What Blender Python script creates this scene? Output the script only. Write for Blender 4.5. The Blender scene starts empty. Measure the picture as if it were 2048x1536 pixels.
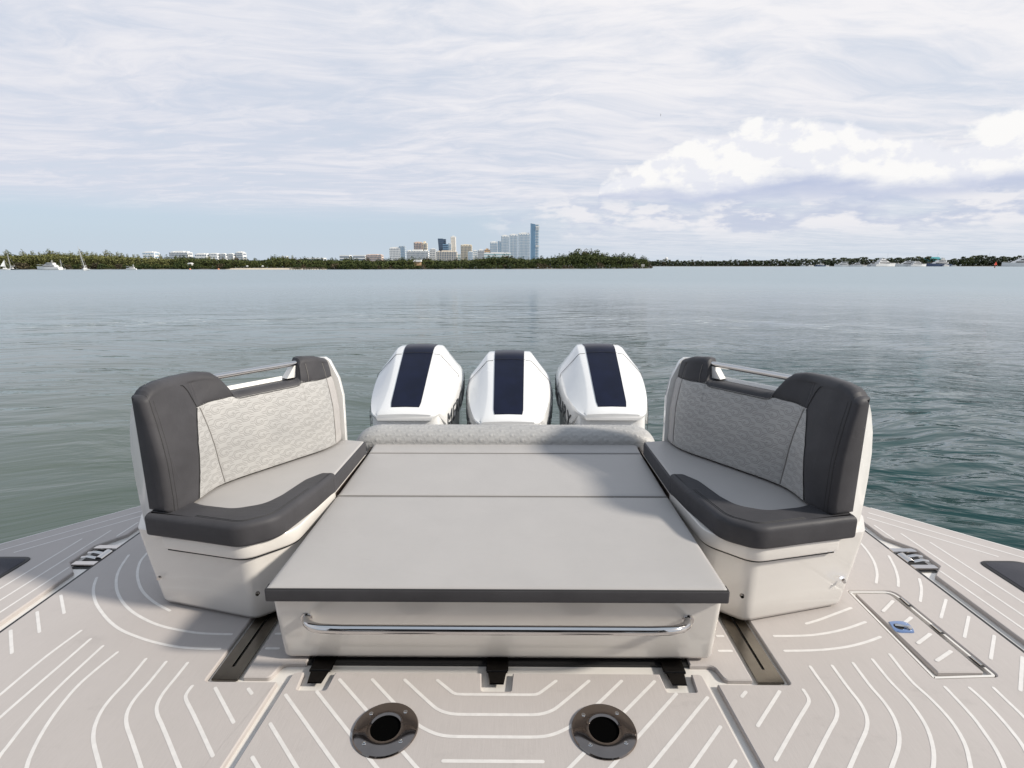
import bpy, bmesh, math, random
import numpy as np
from mathutils import Vector, Matrix
from mathutils.geometry import tessellate_polygon
from math import sin, cos, tan, pi, radians, atan2, hypot
random.seed(7); RNG = np.random.RandomState(7)
S = bpy.context.scene
COL = S.collection

# ------------------------------------------------------------ camera, sky, sun
F, H, PITCH, YAW, CX = 1060.0, 1.42, radians(12.68), radians(0.45), 0.066
WATER = -0.78
cam = bpy.data.cameras.new('camera'); camo = bpy.data.objects.new('camera', cam); COL.objects.link(camo)
cam.sensor_width = 36.0; cam.lens = F / 2048 * 36.0
cam.clip_start = 0.05; cam.clip_end = 60000
camo.location = (CX, 0, H)
camo.rotation_euler = (pi / 2 - PITCH, 0, YAW)
S.camera = camo
S.view_settings.view_transform = 'Standard'; S.view_settings.look = 'None'
S.view_settings.gamma = 1.0; S.view_settings.use_curve_mapping = False
S.view_settings.exposure = 0.0

SUN_TO = Vector((0.80, -0.225, 0.555)).normalized()      # towards the sun
sun_el = math.asin(SUN_TO.z); sun_az = atan2(SUN_TO.x, SUN_TO.y)
sl = bpy.data.lights.new('sun', 'SUN'); so = bpy.data.objects.new('sun', sl); COL.objects.link(so)
sl.energy = 5.0; sl.angle = radians(5.0); sl.color = (1.0, 0.93, 0.82)
so.rotation_euler = (-SUN_TO).to_track_quat('-Z', 'Y').to_euler()
so.location = (0, 0, 30)


def ray(px, py):
    v = Vector(((px - 1024) / F, 1, -(py - 768) / F))
    c, s = cos(PITCH), sin(PITCH); v = Vector((v.x, c * v.y + s * v.z, -s * v.y + c * v.z))
    c, s = cos(YAW), sin(YAW); return Vector((c * v.x - s * v.y, s * v.x + c * v.y, v.z))


CAMP = Vector((CX, 0, H))


def onz(px, py, z=0.0):
    v = ray(px, py); return CAMP + v * ((z - H) / v.z)


def ony(px, py, y):
    v = ray(px, py); return CAMP + v * (y / v.y)


class NT:
    def __init__(s, t): s.t = t; s.n = t.nodes; s.l = t.links
    def node(s, ty, **k):
        n = s.n.new(ty)
        for a, b in k.items(): setattr(n, a, b)
        return n
    def put(s, sock, v):
        if isinstance(v, bpy.types.NodeSocket): s.l.new(v, sock)
        elif v is not None:
            if hasattr(sock, 'default_value'):
                if sock.type == 'RGBA' and len(v) == 3: v = (*v, 1)
                sock.default_value = v
    def math(s, op, a, b=None, c=None, clamp=False):
        n = s.node('ShaderNodeMath', operation=op, use_clamp=clamp); s.put(n.inputs[0], a)
        if b is not None: s.put(n.inputs[1], b)
        if c is not None: s.put(n.inputs[2], c)
        return n.outputs[0]
    def smooth(s, v, a, b, o0=0.0, o1=1.0):
        n = s.node('ShaderNodeMapRange', interpolation_type='SMOOTHSTEP'); s.put(n.inputs[0], v)
        for i, q in enumerate((a, b, o0, o1)): s.put(n.inputs[i + 1], q)
        return n.outputs[0]
    def mix(s, f, a, b):
        n = s.node('ShaderNodeMix', data_type='RGBA'); s.put(n.inputs[0], f); s.put(n.inputs[6], a); s.put(n.inputs[7], b)
        return n.outputs[2]
    def xyz(s, v):
        n = s.node('ShaderNodeSeparateXYZ'); s.put(n.inputs[0], v); return n.outputs
    def comb(s, x, y, z=0.0):
        n = s.node('ShaderNodeCombineXYZ'); s.put(n.inputs[0], x); s.put(n.inputs[1], y); s.put(n.inputs[2], z); return n.outputs[0]
    def noise(s, vec, scale=1.0, detail=4.0, rough=.55, dist=0.0):
        n = s.node('ShaderNodeTexNoise'); s.put(n.inputs['Vector'], vec); n.inputs['Scale'].default_value = scale
        n.inputs['Detail'].default_value = detail; n.inputs['Roughness'].default_value = rough; n.inputs['Distortion'].default_value = dist
        return n.outputs[0]
    def mapping(s, vec, scale=(1, 1, 1), rot=(0, 0, 0), loc=(0, 0, 0)):
        n = s.node('ShaderNodeMapping'); s.put(n.inputs[0], vec); n.inputs['Location'].default_value = loc
        n.inputs['Rotation'].default_value = rot; n.inputs['Scale'].default_value = scale; return n.outputs[0]


# sky: Nishita daylight behind procedural cloud layers, all defined by direction
W = bpy.data.worlds.new('World'); S.world = W; W.use_nodes = True
w = NT(W.node_tree); w.n.clear()
sky = w.node('ShaderNodeTexSky', sky_type='NISHITA', sun_disc=False)
sky.sun_elevation = sun_el; sky.sun_rotation = sun_az; sky.air_density = 1.0; sky.dust_density = 1.6; sky.ozone_density = 1.2
tc = w.node('ShaderNodeTexCoord').outputs['Generated']
dx, dy, dz = w.xyz(tc)
zc = w.math('MAXIMUM', dz, 0.0)
den = w.math('ADD', zc, 0.07)
u = w.math('DIVIDE', dx, den); v = w.math('DIVIDE', dy, den)
uv = w.comb(u, v, 0)
el = w.math('ARCSINE', zc); az = w.math('ARCTAN2', dx, dy)
# high thin sheet: long ripples
warp = w.noise(w.mapping(uv, (.5, .5, 1)), 1.0, 3, .5)
uvw = w.comb(w.math('ADD', u, w.math('MULTIPLY', warp, 1.6)), w.math('ADD', v, w.math('MULTIPLY', warp, 1.2)), 0)
n1 = w.noise(w.mapping(uvw, (.7, 2.0, 1), (0, 0, radians(-14))), 1.0, 7, .56, .35)
n2 = w.noise(w.mapping(uvw, (3.2, 7.5, 1), (0, 0, radians(-22))), 1.0, 7, .64, .5)
n3 = w.noise(w.mapping(uv, (.25, .35, 1), (0, 0, 0), (3.1, 1.7, 0)), 1.0, 4, .5)
rip = w.math('ADD', w.math('MULTIPLY', n1, .55), w.math('MULTIPLY', n2, .45))
# cover in view: nearly closed above ~5 degrees, clear pale strip near the horizon on the left
strip = w.smooth(el, w.math('ADD', .055, w.math('MULTIPLY', n3, .03)), w.math('ADD', .10, w.math('MULTIPLY', n3, .04)))
right_side = w.smooth(az, -.12, .22)
cover = w.math('MAXIMUM', strip, w.math('MULTIPLY', right_side, .75))
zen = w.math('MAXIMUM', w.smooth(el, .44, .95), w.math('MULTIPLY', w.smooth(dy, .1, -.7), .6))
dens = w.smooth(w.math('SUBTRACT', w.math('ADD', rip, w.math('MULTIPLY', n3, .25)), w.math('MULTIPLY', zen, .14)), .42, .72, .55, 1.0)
dens = w.math('MULTIPLY', dens, w.math('SUBTRACT', 1.0, w.math('MULTIPLY', zen, .75)))  # cloud thinned overhead and behind the viewer to cut ambient light
thin = w.math('MULTIPLY', cover, dens)
# overall brightness of the sheet: grey-lavender low, whiter high and to the right
hi = w.smooth(el, .06, .5)
to_right = w.smooth(az, -.7, .8)
bright = w.math('ADD', w.math('MULTIPLY', hi, .55), w.math('MULTIPLY', to_right, .45))
bright = w.math('ADD', bright, w.math('MULTIPLY', w.math('SUBTRACT', rip, .5), 3.2), clamp=True)
sheet = w.mix(bright, (6.95, 7.2, 8.15), (9.0, 8.9, 9.15))
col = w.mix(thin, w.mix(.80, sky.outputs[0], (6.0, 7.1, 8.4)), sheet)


def fcurve(val, pts):
    n = w.node('ShaderNodeFloatCurve'); c = n.mapping.curves[0]
    xs = [p[0] for p in pts]; a, b = xs[0], xs[-1]
    for i, p in enumerate(pts):
        q = ((p[0] - a) / (b - a), p[1])
        if i == 0: c.points[0].location = q
        elif i == len(pts) - 1: c.points[-1].location = q
        else: c.points.new(*q)
    for p in c.points: p.handle_type = 'AUTO_CLAMPED'
    n.mapping.update()
    m = w.node('ShaderNodeMapRange'); w.put(m.inputs[0], val); m.inputs[1].default_value = a; m.inputs[2].default_value = b
    w.put(n.inputs[1], m.outputs[0]); n.inputs[0].default_value = 1
    return n.outputs[0]


def dirae(px, py):
    d = ray(px, py).normalized(); return atan2(d.x, d.y), math.asin(d.z)


ang = w.comb(az, el, 0)
# low far cumulus bank
big = w.noise(w.mapping(ang, (9, 26, 1), (0, 0, 0), (5, 2, 0)), 1.0, 8, .58, .1)
bigs = w.noise(w.mapping(ang, (9, 26, 1), (0, 0, 0), (5 - .2, 2 - .4, 0)), 1.0, 8, .58, .1)
bandm = w.math('MULTIPLY', w.smooth(el, .028, .07), w.smooth(el, .15, .085))
bandm = w.math('MULTIPLY', bandm, w.smooth(az, -.16, .12))
low = w.math('MULTIPLY', w.smooth(w.math('ADD', big, w.math('MULTIPLY', bandm, .14)), .50, .68), bandm)
relief = w.smooth(w.math('SUBTRACT', big, bigs), -.06, .09)
col = w.mix(w.math('MULTIPLY', low, .85), col, w.mix(relief, (5.6, 6.1, 7.5), (8.7, 8.6, 8.9)))
# the large cumulus on the right
topc = [(900, 520), (1180, 470), (1198, 380), (1208, 362), (1240, 344), (1290, 322), (1340, 300), (1400, 283), (1460, 262), (1520, 240), (1590, 226), (1650, 236), (1740, 252), (1800, 284), (1900, 272), (1990, 256), (2048, 244)]
pts = []
for px, py in topc:
    a, e = dirae(px, py); pts.append((a, max(e, 0) * 2))
pts += [(1.0, .42), (1.25, .30), (1.6, .02)]
top = w.math('MULTIPLY', fcurve(az, pts), .5)
botc = [(900, 380), (1207, 392), (1300, 398), (1400, 412), (1520, 400), (1620, 396), (1750, 398), (1900, 392), (2048, 372)]
ptb = []
for px, py in botc:
    a, e = dirae(px, py); ptb.append((a, e * 2))
ptb[0] = (pts[0][0], ptb[1][1]); ptb += [(1.6, ptb[-1][1])]
bot = w.math('MULTIPLY', fcurve(az, ptb), .5)
f1 = w.noise(w.mapping(ang, (12, 17, 1)), 1.0, 10, .58, .1)
f1s = w.noise(w.mapping(ang, (12, 17, 1), (0, 0, 0), (-.12, -.25, 0)), 1.0, 10, .58, .1)
f2 = w.noise(w.mapping(ang, (6, 18, 1), (0, 0, 0), (2, 7, 0)), 1.0, 6, .55)
ed = w.math('MULTIPLY', w.math('SUBTRACT', f1, .47), .105)
up = w.smooth(w.math('ADD', w.math('SUBTRACT', top, el), ed), -.004, .011)
dn = w.smooth(w.math('ADD', w.math('SUBTRACT', el, bot), w.math('MULTIPLY', w.math('SUBTRACT', f2, .5), .05)), -.014, .022)
cum = w.math('MULTIPLY', up, dn)
hgt = w.math('DIVIDE', w.math('SUBTRACT', el, bot), w.math('MAXIMUM', w.math('SUBTRACT', top, bot), .02))
lit = w.smooth(w.math('ADD', hgt, w.math('MULTIPLY', w.math('SUBTRACT', f2, .5), 1.0)), .04, .42)
rel = w.smooth(w.math('SUBTRACT', f1, f1s), -.07, .045)
ccol = w.mix(lit, (5.0, 5.6, 7.4), w.mix(rel, (8.45, 8.55, 9.1), (9.75, 9.65, 9.55)))
col = w.mix(w.math('MULTIPLY', cum, .97), col, ccol)
# haze near the horizon
hz = w.smooth(el, .05, .0)
col = w.mix(w.math('MULTIPLY', hz, .6), col, (6.1, 6.9, 7.8))
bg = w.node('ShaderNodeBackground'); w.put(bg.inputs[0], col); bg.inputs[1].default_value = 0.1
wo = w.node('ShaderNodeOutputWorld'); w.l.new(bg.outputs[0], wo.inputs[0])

# ------------------------------------------------------------ materials
MATS = {}


def M(name, col=(.5, .5, .5), rough=.5, metal=0.0, coat=0.0, spec=.5, noise_amt=0.0, noise_scale=8.0, bump=0.0, bump_scale=300.0, fn=None, bdist=.001, coat_rough=.05, soft=0.0):
    if name in MATS: return MATS[name]
    m = bpy.data.materials.new(name); m.use_nodes = True; t = NT(m.node_tree); b = t.n['Principled BSDF']
    b.inputs['Base Color'].default_value = (*col, 1); b.inputs['Roughness'].default_value = rough; b.inputs['Metallic'].default_value = metal
    b.inputs['Coat Weight'].default_value = coat; b.inputs['Coat Roughness'].default_value = coat_rough; b.inputs['Specular IOR Level'].default_value = spec
    gc = t.node('ShaderNodeTexCoord').outputs['Object']
    if noise_amt > 0:
        nf = t.noise(gc, noise_scale, 5, .6)
        f = t.smooth(nf, .3, .7)
        a = tuple(c * (1 - noise_amt) for c in col); c2 = tuple(min(1, c * (1 + noise_amt)) for c in col)
        t.put(b.inputs['Base Color'], t.mix(f, a, c2))
        t.put(b.inputs['Roughness'], t.math('ADD', rough - .06, t.math('MULTIPLY', nf, .12)))
    if bump > 0:
        bn = t.node('ShaderNodeBump'); bn.inputs['Strength'].default_value = bump; bn.inputs['Distance'].default_value = bdist
        t.put(bn.inputs['Height'], t.noise(gc, bump_scale, 3, .6)); t.put(b.inputs['Normal'], bn.outputs[0])
        if soft > 0:      # slow undulation and faint pulls of stretched vinyl
            b2 = t.node('ShaderNodeBump'); b2.inputs['Strength'].default_value = soft; b2.inputs['Distance'].default_value = .012
            pull = t.smooth(t.noise(t.mapping(gc, (3, 16, 9), (.3, .2, .6)), 1.0, 4, .5, 1.0), .56, .74)
            t.put(b2.inputs['Height'], t.math('ADD', t.noise(gc, 7, 3, .5), t.math('MULTIPLY', pull, .25))); t.l.new(b2.outputs[0], bn.inputs['Normal'])
    if fn: fn(t, b, gc)
    MATS[name] = m; return m


def deck_fn(base):
    def f(t, b, gc):
        st = t.noise(t.mapping(gc, (260, 14, 14)), 1.0, 3, .6)         # brushed grain
        gr = t.noise(gc, 900, 2, .6)
        bl = t.noise(gc, 2.3, 6, .62)
        sm = t.noise(t.mapping(gc, (5, 9, 1), (0, 0, .5)), 1.0, 7, .7)
        k = t.math('ADD', t.math('MULTIPLY', st, .16), t.math('ADD', t.math('MULTIPLY', gr, .10), t.math('ADD', t.math('MULTIPLY', bl, .16), t.math('MULTIPLY', t.smooth(sm, .56, .76), -.10))))
        k = t.math('ADD', .79, k)
        mx = t.node('ShaderNodeMix', data_type='RGBA', blend_type='MULTIPLY'); mx.inputs[0].default_value = 1
        mx.inputs[6].default_value = (*base, 1); t.put(mx.inputs[7], t.comb(k, k, k)); t.put(b.inputs['Base Color'], mx.outputs[2])
        bn = t.node('ShaderNodeBump'); bn.inputs['Strength'].default_value = .35; bn.inputs['Distance'].default_value = .0008
        t.put(bn.inputs['Height'], t.math('ADD', st, gr)); t.put(b.inputs['Normal'], bn.outputs[0])
    return f


DECKC = (.418, .386, .372)
m_deck = M('deck_foam', DECKC, .72, fn=deck_fn(DECKC), spec=.3)
m_line = M('deck_inlay_line', (.62, .60, .585), .65, noise_amt=.05, noise_scale=30)
m_gel = M('white_gelcoat', (.64, .615, .585), .32, coat=1.0, noise_amt=.018, noise_scale=4)
m_gelw = M('shell_gelcoat', (.74, .73, .71), .3, coat=.8, noise_amt=.015, noise_scale=5)
m_light = M('light_grey_vinyl', soft=.12, col=(.375, .36, .352), rough=.52, noise_amt=.022, noise_scale=5, bump=.35, bump_scale=650, bdist=.0008)
m_dark = M('charcoal_vinyl', soft=.22, col=(.056, .055, .060), rough=.5, spec=.15, noise_amt=.10, noise_scale=6, bump=.4, bump_scale=650, bdist=.0008)
m_thread = M('dark_thread', (.03, .03, .032), .7)
m_threadl = M('grey_thread', (.20, .19, .18), .7)
m_chrome = M('polished_steel', (.62, .60, .585), .07, metal=1, noise_amt=.03, noise_scale=20)
m_chromed = M('tinted_steel', (.24, .205, .185), .10, metal=1, noise_amt=.05, noise_scale=25)
m_brass = M('slot_steel', (.26, .235, .20), .16, metal=1, noise_amt=.08, noise_scale=18)
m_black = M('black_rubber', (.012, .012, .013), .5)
m_navy = M('navy_panel', (.004, .006, .020), .35, spec=.22, noise_amt=.2, noise_scale=7)
m_cowl = M('white_cowl_paint', (.72, .72, .72), .25, coat=.8, noise_amt=.012, noise_scale=6)
m_text = M('grey_lettering', (.06, .065, .07), .35)
m_blue = M('blue_reflective_steel', (.30, .40, .62), .12, metal=1)


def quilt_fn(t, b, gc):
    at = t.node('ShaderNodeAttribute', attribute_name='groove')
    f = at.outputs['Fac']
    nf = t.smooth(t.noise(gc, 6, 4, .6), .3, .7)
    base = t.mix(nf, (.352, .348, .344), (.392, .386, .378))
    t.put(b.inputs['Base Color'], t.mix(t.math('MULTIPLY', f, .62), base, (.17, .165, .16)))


m_quilt = M('quilted_vinyl', (.5, .5, .5), .5, bump=.3, bump_scale=650, bdist=.0008, fn=quilt_fn)
m_quilt.node_tree.nodes['Principled BSDF'].inputs['Roughness'].default_value = .5


# ------------------------------------------------------------ object helpers
def link(name, me, parent=None, mat=None, smooth=40):
    o = bpy.data.objects.new(name, me); COL.objects.link(o)
    if mat is not None:
        for m in (mat if isinstance(mat, (list, tuple)) else [mat]): me.materials.append(m)
    if smooth:
        me.shade_smooth()
        try: me.set_sharp_from_angle(angle=radians(smooth))
        except Exception: pass
    if parent is not None: o.parent = parent
    return o


def mesh(name, vs, fs, parent=None, mat=None, smooth=40):
    me = bpy.data.meshes.new(name); me.from_pydata([tuple(v) for v in vs], [], fs); me.validate(); me.update()
    return link(name, me, parent, mat, smooth)


def tag(o, label=None, cat=None, group=None, kind=None):
    if label: o['label'] = label
    if cat: o['category'] = cat
    if group: o['group'] = group
    if kind: o['kind'] = kind
    return o


def empty(name, loc=(0, 0, 0), rz=0.0, label=None, cat=None, group=None):
    o = bpy.data.objects.new(name, None); COL.objects.link(o); o.location = loc; o.rotation_euler = (0, 0, rz); o.empty_display_size = .1
    return tag(o, label, cat, group)


class MB:
    """collects verts/faces of one mesh"""
    def __init__(s): s.v = []; s.f = []; s.mi = []
    def add(s, vs, fs, mi=0):
        k = len(s.v); s.v += [tuple(a) for a in vs]; s.f += [[i + k for i in f] for f in fs]; s.mi += [mi] * len(fs)
    def box(s, a, b, mi=0, taper=0.0):
        x0, y0, z0 = a; x1, y1, z1 = b; t = taper
        s.add([(x0, y0, z0), (x1, y0, z0), (x1, y1, z0), (x0, y1, z0), (x0 + t, y0 + t, z1), (x1 - t, y0 + t, z1), (x1 - t, y1 - t, z1), (x0 + t, y1 - t, z1)],
              [(0, 3, 2, 1), (4, 5, 6, 7), (0, 1, 5, 4), (1, 2, 6, 5), (2, 3, 7, 6), (3, 0, 4, 7)], mi)
    def tube(s, pts, r, n=8, mi=0, closed=False, caps=True):
        pts = [Vector(p) for p in pts]; N = len(pts); rings = []
        rr = r if isinstance(r, (list, tuple)) else [r] * N
        up = Vector((0, 0, 1)); prev = None
        for i, p in enumerate(pts):
            if closed: t = pts[(i + 1) % N] - pts[i - 1]
            else: t = pts[min(i + 1, N - 1)] - pts[max(i - 1, 0)]
            t.normalize()
            if prev is None:
                a = t.cross(up)
                if a.length < 1e-3: a = t.cross(Vector((1, 0, 0)))
            else: a = prev - t * prev.dot(t)
            a.normalize(); prev = a; b = t.cross(a)
            rings.append([p + (a * cos(2 * pi * k / n) + b * sin(2 * pi * k / n)) * rr[i] for k in range(n)])
        k0 = len(s.v); vs = [v for r_ in rings for v in r_]; fs = []
        for i in range(N if closed else N - 1):
            j = (i + 1) % N
            for k in range(n):
                fs.append((i * n + k, i * n + (k + 1) % n, j * n + (k + 1) % n, j * n + k))
        if not closed and caps: fs += [tuple(range(n - 1, -1, -1)), tuple((N - 1) * n + k for k in range(n))]
        s.add(vs, fs, mi)
    def cyl(s, c, r0, r1, z0, z1, n=24, mi=0, caps=True):
        vs = [(c[0] + r0 * cos(2 * pi * k / n), c[1] + r0 * sin(2 * pi * k / n), z0) for k in range(n)] + [(c[0] + r1 * cos(2 * pi * k / n), c[1] + r1 * sin(2 * pi * k / n), z1) for k in range(n)]
        fs = [(k, (k + 1) % n, n + (k + 1) % n, n + k) for k in range(n)]
        if caps: fs += [tuple(range(n - 1, -1, -1)), tuple(range(n, 2 * n))]
        s.add(vs, fs, mi)
    def lathe(s, c, prof, n=32, mi=0):
        vs = []; fs = []
        for (r, z) in prof: vs += [(c[0] + r * cos(2 * pi * k / n), c[1] + r * sin(2 * pi * k / n), c[2] + z) for k in range(n)]
        for i in range(len(prof) - 1):
            for k in range(n): fs.append((i * n + k, i * n + (k + 1) % n, (i + 1) * n + (k + 1) % n, (i + 1) * n + k))
        s.add(vs, fs, mi)
    def loft(s, rings, mi=0, closed=True, cap0=True, cap1=True):
        n = len(rings[0]); vs = [p for r in rings for p in r]; fs = []
        for i in range(len(rings) - 1):
            for k in range(n if closed else n - 1):
                fs.append((i * n + k, i * n + (k + 1) % n, (i + 1) * n + (k + 1) % n, (i + 1) * n + k))
        def cap(k0, rev):
            if n <= 8: f_ = [tuple(range(k0, k0 + n))]
            else: f_ = [tuple(k0 + i for i in t) for t in tessellate_polygon([[Vector(vs[k0 + k]) for k in range(n)]])]
            a0 = Vector((0, 0, 0)); q0 = Vector((0, 0, 0))
            for k in range(n): q0 += Vector(vs[k0 + k]).cross(Vector(vs[k0 + (k + 1) % n]))
            for f in f_:
                if len(f) == 3:
                    a, b, c = (Vector(vs[i]) for i in f)
                    if (b - a).cross(c - a).dot(q0) < 0: f = f[::-1]
                fs.append(f[::-1] if rev else f)
        if cap0: cap(0, True)
        if cap1: cap((len(rings) - 1) * n, False)
        s.add(vs, fs, mi)
    def build(s, name, mat, parent=None, smooth=40, recalc=False):
        me = bpy.data.meshes.new(name); me.from_pydata(s.v, [], s.f); me.validate()
        if recalc:
            bm = bmesh.new(); bm.from_mesh(me); bmesh.ops.recalc_face_normals(bm, faces=bm.faces); bm.to_mesh(me); bm.free()
        mats = mat if isinstance(mat, (list, tuple)) else [mat]
        o = link(name, me, parent, mats, smooth)
        if len(mats) > 1 and len(me.polygons) == len(s.mi): me.polygons.foreach_set('material_index', s.mi)
        me.update(); return o


def area2(p): return sum(p[i][0] * p[(i + 1) % len(p)][1] - p[(i + 1) % len(p)][0] * p[i][1] for i in range(len(p)))


def rpoly(pts, r=.02, seg=6, raw=False):
    """round the corners of a polygon; a point may carry its own radius as third value"""
    out = []; n = len(pts)
    for i in range(n):
        p = Vector(pts[i][:2]); a = Vector(pts[i - 1][:2]); b = Vector(pts[(i + 1) % n][:2]); rr = pts[i][2] if len(pts[i]) > 2 else r
        u = (a - p); w_ = (b - p); lu, lw = u.length, w_.length; u.normalize(); w_.normalize()
        an = math.acos(max(-1, min(1, u.dot(w_)))); 
        if an > pi - .02 or rr <= 0: out += [p] * (seg + 1 if raw else 1); continue
        d = min(rr / tan(an / 2), lu * .48, lw * .48)
        q0, q1 = p + u * d, p + w_ * d
        for k in range(seg + 1):
            t = k / seg; out.append(q0 * (1 - t) ** 2 + p * 2 * t * (1 - t) + q1 * t * t)
    res = []
    if raw: return out
    for p in out:
        if not res or (p - res[-1]).length > 1e-4: res.append(p)
    if (res[0] - res[-1]).length < 1e-4: res.pop()
    if area2(res) < 0: res.reverse()
    return res


def inset(poly, d):
    n = len(poly); out = []
    for i in range(n):
        p = poly[i]; a = (p - poly[i - 1]).normalized(); b = (poly[(i + 1) % n] - p).normalized()
        na = Vector((-a.y, a.x)); nb = Vector((-b.y, b.x)); m = (na + nb)
        if m.length < 1e-6: m = na
        m.normalize(); k = 1 / max(.5, m.dot(na)); out.append(p + m * d * k)
    return out


def slab(mb, poly, z0, z1, r=.02, seg=5, r0=0.0, mi=0, zf=None):
    """pad with vertical sides and a rounded upper edge; poly is counterclockwise"""
    prof = []
    if r0 > 0:
        for k in range(4):
            a = pi / 2 * k / 3; prof.append((r0 * (1 - sin(a)), z0 + r0 * (1 - cos(a))))
    else: prof.append((0, z0))
    if r > 0:
        for k in range(seg + 1):
            a = pi / 2 * k / seg; prof.append((r * (1 - cos(a)), z1 - r + r * sin(a)))
    else: prof.append((0, z1))
    rings = []
    for d, z in prof:
        rings.append([(p.x, p.y, z + (zf(p.x, p.y) if zf else 0)) for p in (inset(poly, d) if d > 0 else poly)])
    mb.loft(rings, mi)


def interp(x, pts):
    return float(np.interp(x, [p[0] for p in pts], [p[1] for p in pts]))


def smoothline(pts, k=6):
    """Catmull-Rom through points"""
    P = [Vector(p) for p in pts]; out = []
    for i in range(len(P) - 1):
        p0 = P[max(i - 1, 0)]; p1 = P[i]; p2 = P[i + 1]; p3 = P[min(i + 2, len(P) - 1)]
        for j in range(k):
            t = j / k
            out.append(.5 * ((2 * p1) + (p2 - p0) * t + (2 * p0 - 5 * p1 + 4 * p2 - p3) * t * t + (3 * p1 - p0 - 3 * p2 + p3) * t ** 3))
    out.append(P[-1]); return out


def mirror(me):
    """mirrored copy of a mesh across x = 0"""
    m = me.copy(); n = len(m.vertices); co = np.empty(n * 3, dtype=np.float32); m.vertices.foreach_get('co', co); co[0::3] *= -1
    m.vertices.foreach_set('co', co); m.flip_normals(); m.update(); return m


def mirror_tree(o, parent=None, label=None):
    c = o.copy(); COL.objects.link(c); c.parent = parent
    if o.type == 'MESH': c.data = mirror(o.data)
    c.location.x = -o.location.x; c.rotation_euler.z = -o.rotation_euler.z
    if label: c['label'] = label
    for ch in list(o.children): mirror_tree(ch, c)
    return c


# ------------------------------------------------------------ water
FACET = .10


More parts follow.
